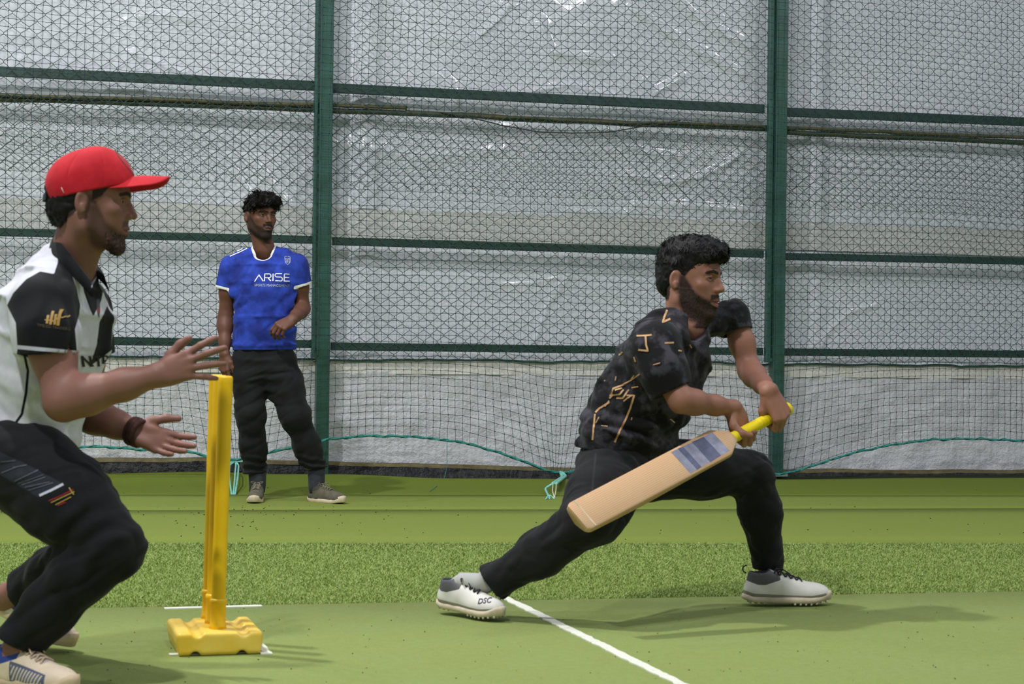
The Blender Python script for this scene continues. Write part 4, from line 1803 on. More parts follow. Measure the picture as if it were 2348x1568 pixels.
# ================================================================== man in the blue shirt
def man_in_blue():
    Z = 10.4
    p_ = lambda x, y, dz=0.0: P(x, y, Z + dz)
    ctr = p_(615, 1000)
    g = np.array((ctr[0], ctr[1], 0.0))
    man = thing('person', 'man in a blue football shirt standing by the fence, hand at his belly', 'person', g)
    SK = skin_mat('skin_deep', rgb(106, 70, 55), rgb(18, 15, 14), rgb(92, 58, 52))
    H = p_(597, 501, 0.0)
    yaw = R(36)
    M = frame((math.sin(yaw), -math.cos(yaw), -0.03), (0.03, 0, 1))
    sh = 0.99
    nb = p_(605, 572, 0.03)
    V, Q, A = head_mesh({'beard': 0.80, 'moustache': 0.95, 'chin': 0.92, 'jaw': 1.0, 'cheek': [0.02, 0.018, -0.030, -0.046, -0.046],
                         'hairline': ([-0.2, -0.03, 0.0, 0.03, 0.06, 0.12], [-0.045, -0.03, 0.02, 0.055, 0.078, 0.085])},
                        np.linalg.solve(M, (nb - H)) / sh, 0.053)
    bodyV, bodyQ, n = [H + sh * (V @ M.T)], [Q], len(V)
    beard, lip = [A['beard']], [A['lip']]
    shR, elR, wrR = p_(530, 610, 0.03), p_(517, 728, 0.05), p_(515, 812, -0.03)
    shL, elL, wrL = p_(681, 606, 0.03), p_(694, 708, 0.08), p_(672, 731, -0.13)
    for nm in 'RL':
        if nm == 'R':
            s_, e_, w_ = shR, elR, wrR
            f = Field(*bounds([s_, e_, w_, w_ - UP * 0.2], 0.09), 0.003)
            arm(f, s_, e_, w_, 0.047, 0.041, 0.026)
            hand(f, w_, (0.03, -0.12, -1), (-0.62, -0.78, 0), 1,
                 [(3, 18, 30, 20), (0, 26, 34, 20), (-3, 34, 36, 22), (-6, 40, 36, 22)],
                 [(0.050, 0.038, -0.012), (0.080, 0.044, -0.020), (0.104, 0.042, -0.026)], 0.98)
        else:
            s_, e_, w_ = shL, elL, wrL
            f = Field(*bounds([s_, e_, w_, w_ + np.array((-0.15, -0.1, -0.1))], 0.09), 0.003)
            arm(f, s_, e_, w_, 0.046, 0.041, 0.026)
            hand(f, w_, (-0.62, -0.40, -0.42), (-0.15, -0.80, 0.55), -1,
                 [(3, 34, 42, 26), (0, 40, 46, 26), (-2, 46, 46, 26), (-4, 52, 46, 26)],
                 [(0.048, 0.034, -0.020), (0.078, 0.032, -0.034), (0.100, 0.022, -0.040)], 0.98)
        V, Q = f.mesh()
        bodyV.append(V); bodyQ.append(Q + n); n += len(V)
        beard.append(np.zeros(len(V))); lip.append(np.zeros(len(V)))
    # trunk and legs under the clothes
    lat = np.array((1, 0.10, 0))
    hipR, knR, anR = p_(570, 832, 0.02), p_(574, 955, -0.02), p_(590, 1088, 0.05)
    hipL, knL, anL = p_(640, 832, 0.02), p_(678, 955, -0.03), p_(726, 1088, 0.02)
    tor = [(p_(606, 830, 0.03), lat, 0.135, 0.085), (p_(606, 760, 0.03), lat, 0.125, 0.08), (p_(605, 660, 0.03), lat, 0.14, 0.085), (p_(605, 612, 0.04), lat, 0.12, 0.06)]
    f = Field(*bounds([t_[0] for t_ in tor] + [anR, anL, shR, shL], 0.2), 0.012)
    core = tor
    f.loft(tor, 0.03)
    for a, b, c in ((hipR, knR, anR), (hipL, knL, anL)):
        f.chain([a, b, c, c - UP * 0.05], [0.075, 0.05, 0.031, 0.030], 0.03)
    for a, b in ((shR, elR), (shL, elL)):
        f.seg(a, a * 0.6 + b * 0.4, 0.045, 0.042, 0.03)
    V, Q = f.mesh()
    bodyV.append(V); bodyQ.append(Q + n); beard.append(np.zeros(len(V))); lip.append(np.zeros(len(V)))
    mk('body', np.concatenate(bodyV), np.concatenate(bodyQ), SK, man, attrs={'beard': np.concatenate(beard), 'lip': np.concatenate(lip)})
    eyes(man, H, M, sh, -0.05)

    # shirt
    tor = [(p_(605, 836, 0.03), lat, 0.178, 0.125), (p_(605, 790, 0.03), lat, 0.178, 0.122), (p_(604, 725, 0.02), lat, 0.174, 0.120), (p_(604, 650, 0.02), lat, 0.176, 0.116),
           (p_(605, 610, 0.03), lat, 0.165, 0.092), (p_(605, 586, 0.035), lat, 0.105, 0.072), (p_(605, 562, 0.04), lat, 0.062, 0.062)]
    f = Field(*bounds([t_[0] for t_ in tor] + [shR, shL, elR, elL], 0.16), 0.0045)
    f.loft(tor, 0.025, pw=2.3)
    cuffR, cuffL = p_(520, 664, 0.04), p_(690, 655, 0.05)
    fo = folds(14.0, 0.0085, axm((0.5, 0.1, 0.85), 0.30), 3.0)
    fo2 = folds(17.0, 0.0095, axm((0.95, 0, 0.25), 0.25), 11.0)

    def dd(p):
        low = sstep(p_(600, 720)[2], p_(600, 780)[2], p[:, 2])
        return fo(p) * (0.5 + 0.5 * low) * 0.9 + fo2(p) * (1 - low)
    f.disp(dd)
    f.plane(p_(605, 803), (0.02, 0, -1), 0.006)
    f.loft([(q[0], q[1], q[2] + 0.012, q[3] + 0.010) for q in core[1:]], 0.01)
    f.seg(p_(560, 590, 0.035), p_(650, 588, 0.035), 0.050, 0.050, 0.04)
    sf = folds(16, 0.006, axm((0.2, 0, 1), 0.3), 8.0)
    for cf, el, sh_, sx, x0 in ((cuffR, elR, shR, -1, 552), (cuffL, elL, shL, 1, 658)):
        d = nrm(nrm(el - sh_) + np.array((sx * 0.10, 0, 0)))
        sleeve(f, [p_(x0, 602, 0.035), sh_ + np.array((-sx * 0.010, 0, -0.016)), cf + d * 0.06], [0.062, 0.066, 0.068 if sx < 0 else 0.062],
               (sh_, cf + d * 0.06, 0.062, 0.058), cf, d, 0.053, sf, 0.03)
    # neck opening
    f.seg(p_(605, 584, 0.0), nb + UP * 0.06 + np.array((0, -0.02, 0)), 0.050, 0.068, 0.006, '-')
    V, Q = f.mesh()
    x, y, z = V.T
    pr = proj(V)
    front = y < p_(605, 600, 0.03)[1] + 0.02
    nd = np.linalg.norm((V - p_(605, 574, 0.015)) * np.array((1.0, 0.85, 0.75)), axis=1)
    dR, dL = nrm(elR - shR), nrm(elL - shL)
    cr = (V - cuffR) @ (dR + np.array((-0.10, 0, 0))) + 0.016
    cr = np.minimum(cr, np.minimum(0.075 - np.linalg.norm((V - cuffR)[:, :2], axis=1), np.minimum(z - cuffR[2] + 0.022, cuffR[0] + 0.052 - x)))
    cl = (V - cuffL) @ (dL + np.array((0.10, 0, 0))) + 0.016
    cl = np.minimum(cl, np.minimum(0.075 - np.linalg.norm((V - cuffL)[:, :2], axis=1), np.minimum(z - cuffL[2] + 0.022, x - cuffL[0] + 0.032)))
    col = 0.070 - nd
    st = np.full(len(V), -1.0)
    for line in ([(527, 580), (552, 570), (571, 562)], [(525, 576), (550, 566), (570, 557)], [(640, 553), (664, 562), (686, 576)]):
        st = np.maximum(st, np.where(front | True, 1.6 - line_sd(pr, line), -1) / 420)
    m = cloth('blue_shirt', rgb(28, 44, 124), rgb(44, 70, 176), [('p_white', rgb(224, 222, 216))], 13.0, mot=(0.38, 0.66))
    st = st * 0 - 1
    shirt = mk('shirt', V, Q, m, man, attrs={'p_white': np.maximum(np.maximum(cr, cl), np.maximum(col, st))})
    S = Surf(V, Q)
    MW = plain('white_print', rgb(226, 228, 232), 0.5, 0.3, 0.03)
    MS = plain('silver_print', rgb(176, 182, 194), 0.45, 0.4, 0.05)
    print_on(S, 'shoulder_stripes', [([(527, 588), (552, 577), (572, 567)], 2.0), ([(526, 583.5), (551, 573), (571, 563)], 2.0), ([(640, 558), (664, 567), (684, 578)], 1.8)], MW, shirt)
    # wordmark over the belly
    o = p_(583, 645, -0.10)
    px_ = (Z - 0.1) / FPX
    ex, ey, d = np.array((px_, 0, 0.0)), np.array((0, 0, px_)), np.array((0, 1.0, 0))
    L = []
    h = 17.5
    L.append(stroke([(0, -1.0), (9.5, h - 2.5), (20, 0.5)], 2.2))
    x0 = 22.5
    L.append(stroke([(x0, 0.5), (x0, h), (x0 + 11.5, h + 0.3), (x0 + 14, h - 3), (x0 + 14, h - 6), (x0 + 11.5, h - 8.6), (x0 + 1, h - 8.8)], 2.2))
    L.append(stroke([(x0 + 7, h - 8.6), (x0 + 14.5, 1.2)], 2.4))
    x0 = 41.5
    L.append(stroke([(x0, 1.4), (x0 - 0.2, h + 1.0)], 2.8))
    x0 = 46
    L.append(stroke([(x0 + 15, h + 1.4), (x0 + 2.2, h + 1.2), (x0, h - 0.5), (x0, h - 4), (x0 + 2.5, h - 6.4), (x0 + 13.5, h - 6.6), (x0 + 16, h - 9), (x0 + 16, 4), (x0 + 13.8, 2), (x0 + 1, 2)], 2.1))
    x0 = 66
    L.append(stroke([(x0 + 11.5, h + 1.0), (x0, h + 1.0), (x0, 2.0), (x0 + 11.5, 2.0)], 2.1))
    L.append(stroke([(x0, h - 7), (x0 + 10.5, h - 7)], 2.0))
    Vt, Ft = join(L)
    Vt, Ft = lay(S, Vt, Ft, o, ex, ey, d)
    mk('wordmark', Vt, Ft, MW, shirt, smooth=False)
    Vt, Ft = text_mesh('SPORTS MANAGEMENT', 1.0, 0.0)
    Vt[:, 0] *= 77.5 / Vt[:, 0].max()
    Vt[:, 1] *= 6.0 / Vt[:, 1].max()
    Vt, Ft = lay(S, Vt, Ft, p_(583, 656.5, -0.10), ex, ey + np.array((0, 0, 0)), d)
    mk('small_wordmark', Vt, Ft, MS, shirt, smooth=False)
    # crest
    o = p_(657, 596, -0.08)
    L = [stroke([(-7, 5), (-5.5, -3), (-4.5, -5.5), (0.8, -10), (6, -5.5), (6.3, 0), (5.6, 6)], 0.9),
         stroke([(-7, 5), (-7, 8.5), (-4.6, 9.6), (-2.6, 8.8)], 0.8), stroke([(-0.6, 9.2), (2.6, 9.2), (5.4, 7.6), (5.6, 6)], 0.8),
         stroke([(-6, 1.2), (-3, 2.6), (0, 1.0), (3, 2.0), (6, 1.2)], 0.8)]
    for k in (-3.2, 0.2, 3.6):
        L.append(stroke([(k, 0.2), (k + 0.3, -5.5)], 1.2))
    for k in (-4.4, -1.2, 2.0, 4.4):
        L.append(stroke([(k - 1.0, 2.6), (k, 5.4), (k + 0.9, 2.8)], 0.6))
    Vt, Ft = join(L)
    Vt, Ft = lay(S, Vt, Ft, o, ex, ey, d)
    mk('crest', Vt, Ft, MS, shirt, smooth=False)

    # trousers
    f = Field(*bounds([p_(606, 790), anR, anL, hipR, hipL], 0.2), 0.0055)
    f.loft([(p_(606, 868, 0.03), lat, 0.150, 0.115), (p_(606, 825, 0.03), lat, 0.165, 0.115), (p_(606, 775, 0.03), lat, 0.15, 0.10)], 0.03)
    f.chain([hipR, p_(572, 880, 0.01), knR, p_(580, 1020, 0.02), p_(583, 1078, 0.05)], [0.090, 0.090, 0.078, 0.070, 0.064], 0.05)
    f.chain([hipL, p_(655, 880, 0.01), knL, p_(704, 1020, 0.0), p_(727, 1078, 0.02)], [0.094, 0.094, 0.079, 0.070, 0.064], 0.05)
    f.disp(folds(9, 0.004, axm((0.25, 0.2, 0.9), 0.5), 4.0))
    f.disp(folds(20, 0.0045, axm((0.9, 0.2, 0.35), 0.30), 9.0))
    f.disp(lambda p: 0.006 * sstep(p_(0, 1020)[2], p_(0, 1060)[2], p[:, 2]) * np.sin(p[:, 2] * 150 + 3 * vnoise(p * 12)))
    f.plane(p_(580, 1086), (0.1, 0, -1), 0.006)
    V, Q = f.mesh()
    tr = mk('trousers', V, Q, cloth('black_joggers', rgb(13, 13, 14), rgb(20, 20, 22)), man)
    # socks and shoes
    MSK = cloth('grey_sock', rgb(46, 48, 54), rgb(58, 60, 66))
    for a, dx in ((anR, 0), (anL, 0)):
        V, F = tube([a + UP * 0.05, a + UP * 0.0, a - UP * 0.06, a - UP * 0.10], [0.046, 0.048, 0.046, 0.042], 14)
        V = V + 0.003 * vnoise(V * 60)[:, None]
        mk('sock', V, F, MSK, man)
    MU = cloth('olive_knit', rgb(86, 82, 68), rgb(98, 93, 78), [('p_tongue', rgb(66, 64, 54)), ('p_collar', rgb(62, 60, 52))], 40)
    MSo = plain('cream_sole', rgb(206, 190, 162), 0.7, 0.3)
    ML = plain('olive_lace', rgb(124, 118, 98), 0.8, 0.2)
    cs = {'upper': MU, 'sole': MSo, 'lace': ML, 'sole_h': 0.022}
    for (hx, hy), a, s in (((588, 1118), anR, 1), ((716, 1128), anL, -1)):
        q = floor_pt(hx, hy)
        if s == 1:
            fw = np.array((0.10, -1, 0))
            O = np.array((a[0] - 0.004, a[1] + 0.05, 0.002))
        else:
            fw = np.array((0.72, -0.72, 0))
            O = np.array((a[0] - 0.04, a[1] + 0.035, 0.002))
        shoe(man, O, fw, UP, s, 0.285, cs)
    # hair: a curly mop
    MH = hair_mat('hair_black', rgb(17, 14, 13))
    f = Field((-0.13, -0.16, -0.08), (0.13, 0.15, 0.19), 0.0035)
    f.ell((0, -0.015, 0.058), (0.081, 0.100, 0.084), k=0)
    f.ell((0, 0.03, 0.094), (0.074, 0.076, 0.046), k=0.03)
    f.ell((0.03, 0.072, 0.088), (0.062, 0.042, 0.034), k=0.03)
    f.ell((-0.03, 0.070, 0.096), (0.050, 0.040, 0.032), k=0.03)
    f.disp(lambda p: 0.010 * vnoise(p * 55) + 0.006 * vnoise(p * 110 + 9), 0.03)
    # clear the face and the ears
    f.ell((0, 0.105, 0.010), (0.085, 0.062, 0.056), k=0.006, op='-')
    f.ell((0, 0.05, -0.06), (0.2, 0.10, 0.085), k=0.006, op='-')
    f.plane((0, -0.1, -0.045), (0, 0.2, -1))
    V, Q = f.mesh()
    hair = mk('hair', H + sh * (V @ M.T), Q, MH, man)
    VV, FF = tufts(V, Q, 5200, 0.034, 0.0034, (0, 0.5, -0.25), 5, 0.85, lambda c, n: (c[:, 2] > 0.03) * 1.0, 6, 0.30, 1.1, 34.0, 0.2)
    tag(mk('curls', H + sh * (VV @ M.T), FF, MH, hair), kind='stuff')


man_in_blue()
# ================================================================== wicketkeeper, left edge
def keeper():
    g = floor_pt(150, 1530)
    man = thing('person', 'crouching wicketkeeper in a red cap and white shirt, hands held open beside the stumps', 'person', (g[0], g[1], 0))
    SK = skin_mat('skin_tan', rgb(142, 100, 88), rgb(36, 31, 30), rgb(120, 78, 70))
    H = P(207, 472, 4.88)
    M = frame((0.985, 0.10, -0.07), (0.03, 0, 1))
    sh = 1.0
    nb = P(158, 622, 4.93)
    V, Q, A = head_mesh({'beard': 0.66, 'moustache': 0.6, 'chin': 0.85, 'jaw': 0.96, 'cheek': [0.03, 0.028, -0.036, -0.058, -0.055],
                         'hairline': ([-0.2, -0.06, -0.03, 0.0, 0.035, 0.06, 0.12], [-0.055, -0.052, -0.03, 0.0, 0.022, 0.06, 0.08])},
                        np.linalg.solve(M, nb - H) / sh, 0.056)
    # a short beard on the chin stands a little proud
    chin = A['beard'] * (V[:, 1] > 0.05) * sstep(-0.070, -0.085, V[:, 2])
    V = V + chin[:, None] * (np.array((0, 0.002, -0.005)) + 0.002 * vnoise(V * 220)[:, None])
    HV, HQ, HB = V, Q, A['beard']
    bodyV, bodyQ, n = [H + sh * (V @ M.T)], [Q], len(V)
    beard, lip = [A['beard']], [A['lip']]
    shR, elR, wrR = P(98, 700, 4.74), P(146, 920, 4.68), P(362, 860, 4.66)
    shL, elL, wrL = P(190, 695, 5.08), P(196, 945, 5.14), P(305, 988, 5.06)
    f = Field(*bounds([shR, elR, wrR, wrR + np.array((0.22, 0, 0.1))], 0.10), 0.0028)
    arm(f, shR, elR, wrR, 0.054, 0.049, 0.029)
    hand(f, wrR, (0.93, -0.10, 0.33), (-0.10, -0.95, 0.18), 1,
         [(15, 6, 14, 8), (4, 4, 12, 8), (-8, 8, 14, 8), (-21, 14, 18, 10)],
         [(0.046, 0.046, -0.012), (0.078, 0.064, -0.014), (0.106, 0.070, -0.010)], 0.93)
    V, Q = f.mesh()
    bodyV.append(V); bodyQ.append(Q + n); n += len(V)
    beard.append(np.zeros(len(V))); lip.append(np.zeros(len(V)))
    f = Field(*bounds([shL, elL, wrL, wrL + np.array((0.22, 0, -0.1))], 0.10), 0.0028)
    arm(f, shL, elL, wrL, 0.052, 0.047, 0.029)
    hand(f, wrL, (0.93, -0.12, -0.30), (-0.05, 0.90, -0.42), -1,
         [(5, 8, 12, 8), (0, 12, 12, 8), (-4, 16, 14, 8), (-9, 20, 16, 10)],
         [(0.042, 0.044, -0.010), (0.076, 0.064, -0.012), (0.108, 0.076, -0.010)], 0.95)
    V, Q = f.mesh()
    bodyV.append(V); bodyQ.append(Q + n); n += len(V)
    beard.append(np.zeros(len(V))); lip.append(np.zeros(len(V)))
    lat = np.array((0.28, 0.96, 0))
    hipR, knR, anR = P(25, 1055, 4.80), P(262, 1258, 4.72), P(52, 1478, 4.74)
    hipL, knL, anL = P(60, 1040, 5.08), P(225, 1245, 5.08), P(22, 1368, 5.36)
    tor = [(P(32, 1020, 4.93), lat, 0.135, 0.10), (P(78, 900, 4.93), lat, 0.125, 0.09), (P(112, 770, 4.92), lat, 0.145, 0.10), (P(135, 690, 4.92), lat, 0.125, 0.065)]
    core = tor
    f = Field(*bounds([t_[0] for t_ in tor] + [knR, anR, knL, anL, shR, shL], 0.2), 0.012)
    f.loft(tor, 0.03)
    for a, b, c in ((hipR, knR, anR), (hipL, knL, anL)):
        f.chain([a, b, c], [0.085, 0.058, 0.040], 0.03)
        f.chain([c, c + (c - b) * 0.12], [0.040, 0.038], 0.02)
    for a, b in ((shR, elR), (shL, elL)):
        f.seg(a, a * 0.6 + b * 0.4, 0.05, 0.046, 0.03)
    V, Q = f.mesh()
    bodyV.append(V); bodyQ.append(Q + n); beard.append(np.zeros(len(V))); lip.append(np.zeros(len(V)))
    mk('body', np.concatenate(bodyV), np.concatenate(bodyQ), SK, man, attrs={'beard': np.concatenate(beard), 'lip': np.concatenate(lip)})
    eyes(man, H, M, sh, 0.0)
    # hair at the nape
    MH = hair_mat('hair_dark', rgb(20, 18, 18))
    f = Field((-0.12, -0.15, -0.10), (0.12, 0.05, 0.08), 0.003)
    f.ell((0, -0.022, 0.035), (0.079, 0.096, 0.082), k=0)
    f.ell((0, -0.062, -0.020), (0.060, 0.045, 0.045), k=0.03)
    f.plane((0, 0, 0.03), (0, 0.1, 1))
    f.plane((0, -0.018, 0), (0, 1, -0.35), 0.004)
    f.plane((0, 0, -0.058), (0, 0.25, -1), 0.006)
    f.disp(lambda p: 0.004 * vnoise(p * 90), 0.02)
    V, Q = f.mesh()
    hair = mk('hair', H + sh * (V @ M.T), Q, MH, man)
    VV, FF = tufts(V, Q, 1500, 0.018, 0.0026, (0, -0.2, -1.0), 3, 0.3, lambda c, n: (c[:, 2] < -0.012) * 1.0, 4, 0.12, 0.3, 38.0, 0.15)
    tag(mk('hair_locks', H + sh * (VV @ M.T), FF, MH, hair), kind='stuff')
    beard_hair(man, HV, HQ, np.maximum(HB * (HV[:, 1] > 0.05) * (HV[:, 2] < -0.06), 0), 900, 0.009, H, M, sh, MH)

    # cap
    f = Field((-0.12, -0.15, -0.03), (0.12, 0.14, 0.19), 0.0028)
    f.ell((0, -0.010, 0.046), (0.090, 0.110, 0.098), k=0)
    f.ell((0, 0.020, 0.088), (0.070, 0.068, 0.066), k=0.03)
    f.ell((0, 0.055, 0.066), (0.064, 0.048, 0.052), k=0.03)
    d = lambda y: 0.004 + 0.30 * (y + 0.09)
    f.plane((0, -0.09, 0.006), (0, 0.30, -1))
    f.ell((0, -0.12, 0.016), (0.035, 0.05, 0.026), k=0.006, op='-')
    V, Q = f.mesh()
    ang = np.arctan2(V[:, 0], V[:, 1] + 0.008)
    seam = 0.0012 - np.abs(((ang + math.pi / 6) % (math.pi / 3)) - math.pi / 6) * np.hypot(V[:, 0], V[:, 1] + 0.008)
    V2 = V - (np.exp(-(np.maximum(0, -seam) / 0.002) ** 2) * 0.0012)[:, None] * np.column_stack((np.sin(ang), np.cos(ang), 0.6 + 0 * ang))
    MC = cloth('red_cap', rgb(178, 24, 36), rgb(192, 32, 44), [], 20)
    cap = mk('cap', H + sh * (V2 @ M.T), Q, MC, man)
    S = Surf(V2, Q)

    def brim(uu, vv):
        a = uu * 1.18
        r0 = 0.079
        x = r0 * np.sin(a) * 1.02 * (1 + 0.0 * vv)
        y0 = 0.022 + r0 * np.cos(a) * 0.98
        reach = 0.094 * np.maximum(0, 1 - (np.abs(uu)) ** 4.5) + 0.004
        y = y0 + reach * vv
        z = 0.092 - 8.2 * x ** 2 + 0.018 * (vv - 0.5) * (1 - np.abs(uu)) + 0.02 * (y - 0.10) - 0.14 * np.maximum(0, y - 0.13)
        return np.column_stack((x * (1 + 0.05 * vv), y, z))
    parts = []
    Vb, Fb = grid(np.linspace(-1, 1, 41), np.linspace(0, 1, 14), brim)
    nb_ = len(Vb)
    Vt = np.vstack((Vb + np.array((0, 0, 0.002)), Vb - np.array((0, 0, 0.002))))
    rim = [(i * 14 + 13, (i + 1) * 14 + 13, nb_ + (i + 1) * 14 + 13, nb_ + i * 14 + 13) for i in range(40)]
    Fb2 = np.vstack((Fb, Fb[:, ::-1] + nb_, np.array(rim)))
    mk('brim', H + sh * (Vt @ M.T), Fb2, MC, cap)
    V, F = lathe([(0.006, -0.001), (0.0058, 0.003), (0.003, 0.005)], 12, (0, 0.008, 0.1515))
    mk('top_button', H + sh * (V @ M.T), F, MC, cap)
    # round badge outline on the front panel
    MB = plain('grey_thread', rgb(104, 84, 82), 0.7, 0.2)
    a = np.linspace(0, 2 * math.pi, 40)
    L = [stroke(np.column_stack((0.036 * np.cos(a), 0.028 * np.sin(a))) * 100, 0.34), stroke(np.array([(-1.2, 1.6), (-0.4, -0.6), (0.4, 1.2), (1.2, -1.4)]), 0.3)]
    Vt, Ft = join(L)
    Vt, Ft = lay(S, Vt, Ft, (0, 0.25, 0.118), np.array((-0.01, 0, 0)), np.array((0, 0, 0.01)), np.array((0, -1.0, 0)), 0.0012)
    mk('badge', H + sh * (Vt @ M.T), Ft, MB, cap, smooth=False)
    pts = [S.at((0.3, -0.066 + 0.004 * k, 0.036 - 0.007 * k), (-1, 0, 0), 0.0012) for k in range(4)]
    pts = [q for q in pts if q is not None]
    V, F = tube(pts, 0.0010, 5)
    mk('stitch', H + sh * (V @ M.T), F, plain('white_stitch', rgb(230, 220, 220), 0.7), cap)
    # strap across the opening at the back
    a = np.linspace(-1.0, 1.0, 15)
    V, F = grid(np.linspace(-0.5, 0.5, 13), np.linspace(0, 1, 3), lambda u, v: np.column_stack((0.092 * np.sin(u), -0.010 - 0.112 * np.cos(u), 0.000 + 0.018 * v + 0.02 * (1 - np.cos(u)))))
    mk('strap', H + sh * (V @ M.T), F, cloth('black_strap', rgb(26, 22, 24)), cap)

    # ---------------- shirt
    ring = [(P(22, 1050, 4.93), lat, 0.172, 0.150), (P(48, 965, 4.93), lat, 0.172, 0.148), (P(84, 870, 4.93), lat, 0.172, 0.142), (P(112, 775, 4.92), lat, 0.186, 0.135),
            (P(128, 700, 4.92), lat, 0.185, 0.122), (P(140, 650, 4.92), lat, 0.140, 0.095), (P(150, 615, 4.93), lat, 0.085, 0.075), (P(160, 580, 4.93), lat, 0.066, 0.066)]
    f = Field(*bounds([r_[0] for r_ in ring] + [shR, shL, elR, elL], 0.17), 0.0050)
    f.loft(ring, 0.03, pw=2.3)
    cfR, cfL = P(108, 813, 4.70), P(200, 812, 5.10)
    fo = folds(12, 0.0085, axm((0.45, 0.1, 0.9), 0.30), 2.0)
    fo2 = folds(15.0, 0.0080, axm((0.75, 0, -0.6), 0.25), 7.0)
    lowz = P(100, 900, 4.93)[2]
    f.disp(lambda p: fo(p) * 0.8 + fo2(p) * sstep(lowz + 0.08, lowz - 0.05, p[:, 2]))
    hd = nrm(np.array((0.235, 0, -1.0)))
    f.plane(P(75, 1010, 4.93), np.array((-0.25, 0, -1)), 0.006)
    f.loft([(q[0], q[1], q[2] + 0.014, q[3] + 0.014) for q in core[1:]], 0.01)
    sf = folds(13, 0.006, axm((0.1, 0, 1), 0.3), 8.0)
    sleeve(f, [P(128, 655, 4.82), P(100, 702, 4.75), P(106, 760, 4.715), cfR - UP * 0.06], [0.060, 0.077, 0.078, 0.080], (shR, cfR - UP * 0.06, 0.066, 0.060), cfR, (0.06, 0, -1), 0.066, sf, 0.03)
    sleeve(f, [P(165, 655, 5.02), P(192, 700, 5.07), cfL - UP * 0.05], [0.05, 0.068, 0.072], (shL, cfL - UP * 0.06, 0.062, 0.058), cfL, (0.05, 0, -1), 0.060, sf, 0.03)
    # open collar
    f.chain([P(190, 560, 4.92), P(178, 600, 4.925), P(206, 655, 4.86)], [0.075, 0.060, 0.018], 0.006, '-')
    V, Q = f.mesh()
    pr = proj(V)
    near = V[:, 1] < 4.99
    px = 1 / 870.0

    def pol(poly, cond=None):
        v = poly_sd(pr, poly) * px
        return np.where(near if cond is None else cond, v, -1)
    blk = [pol([(150, 560), (112, 570), (118, 545), (160, 530), (230, 600), (238, 660), (232, 690), (214, 725), (206, 708), (192, 668), (186, 632), (166, 632), (175, 660), (184, 700), (182, 720), (172, 755), (176, 800), (178, 826), (70, 820), (38, 812), (40, 800), (36, 740), (16, 700), (30, 672), (60, 640), (92, 622), (124, 628), (133, 600), (130, 575)])]
    blk.append(pol([(250, 690), (238, 720), (228, 738), (222, 790), (206, 840), (260, 800), (270, 700)]))
    blk.append(np.where(near, 3.2 * px - line_sd(pr, [(56, 812), (64, 850), (60, 900), (50, 950), (30, 978), (6, 986)]) * px, -1))
    far_sl = np.where(~near & (V[:, 1] > 5.02), 1.0, -1.0) * 0.01
    blk.append(far_sl)
    wh = [pol([(38, 791), (176, 804), (176, 812), (38, 800)])]
    wh.append(pol([(206, 617), (223, 635), (214, 650), (209, 666), (207, 640)]))
    gr = pol([(222, 686), (229, 684), (230, 712), (227, 734), (222, 715)])
    rd = pol([(223, 706), (229, 704), (229, 716), (223, 718)])
    m = cloth('keeper_shirt', rgb(196, 197, 206), rgb(206, 207, 212), [('p_black', rgb(13, 13, 18)), ('p_white', rgb(190, 192, 204)), ('p_crest', rgb(70, 70, 80)), ('p_red', rgb(150, 60, 54))], 30)
    shirt = mk('shirt', V, Q, m, man, attrs={'p_black': np.max(blk, 0), 'p_white': np.max(wh, 0), 'p_crest': gr, 'p_red': rd})
    S = Surf(V, Q)
    # collar: a folded band round the neck
    MCo = cloth('black_collar', rgb(15, 15, 18), rgb(21, 21, 25))
    cpts = [(205, 655, 4.82), (180, 622, 4.80), (150, 585, 4.82), (128, 556, 4.90), (140, 552, 5.00), (180, 575, 5.04), (214, 612, 5.00), (228, 640, 4.93)]
    cp = np.array([P(*q) for q in cpts])
    t_ = np.linspace(0, 1, 50)
    s_ = np.linspace(0, 1, len(cp))
    c3 = np.stack([np.interp(t_, s_, cp[:, k]) for k in range(3)], 1)
    for _ in range(4):
        c3[1:-1] = (c3[:-2] + 2 * c3[1:-1] + c3[2:]) / 4
    nbk = P(172, 590, 4.93)
    outw = c3 - nbk
    outw[:, 2] = 0
    outw /= np.linalg.norm(outw, axis=1)[:, None] + 1e-9
    hh = 0.050
    rows = []
    for v, (o_, z_) in enumerate([(0.0, -0.012), (-0.004, 0.010), (0.002, 0.018), (0.012, 0.012), (0.026, -0.028), (0.022, -0.030)]):
        rows.append(c3 + outw * o_ + UP * z_)
    V = np.stack(rows, 1).reshape(-1, 3)
    nr = len(rows)
    F = [(i * nr + j, (i + 1) * nr + j, (i + 1) * nr + j + 1, i * nr + j + 1) for i in range(49) for j in range(nr - 1)]
    mk('collar', V, F, MCo, shirt)
    # prints
    MG = plain('gold_print', rgb(172, 138, 74), 0.45, 0.4, 0.12)
    MG2 = plain('dim_gold_print', rgb(92, 80, 58), 0.6, 0.3, 0.12)
    MK_ = plain('black_print', rgb(26, 26, 32), 0.6, 0.3)
    sc = 4.66 / FPX
    ex, ey, dd = np.array((sc, 0, 0)), np.array((0, 0, sc)), np.array((0, 1.0, 0))
    o = P(100, 740, 4.635)
    L = [stroke([(8.5, -2), (9.5, 17)], 5.2), stroke([(16, -4), (18.2, 26.5)], 5.6), stroke([(24.5, -4), (25.2, 19.5)], 5.2), stroke([(31, -6), (33, 31)], 5.6),
         stroke([(3, 6.5), (14, 6), (24, 3), (31, 14), (38, 12), (44, 15.5)], 2.4), stroke([(44, 14), (47.5, 17.5)], 3.2)]
    V, F = join(L)
    V, F = lay(S, V, F, o, ex, ey, dd)
    mk('sleeve_emblem', V, F, MG, shirt, smooth=False)
    V, F = text_mesh('TIMELESS TRADERS', 1.0, 0.0)
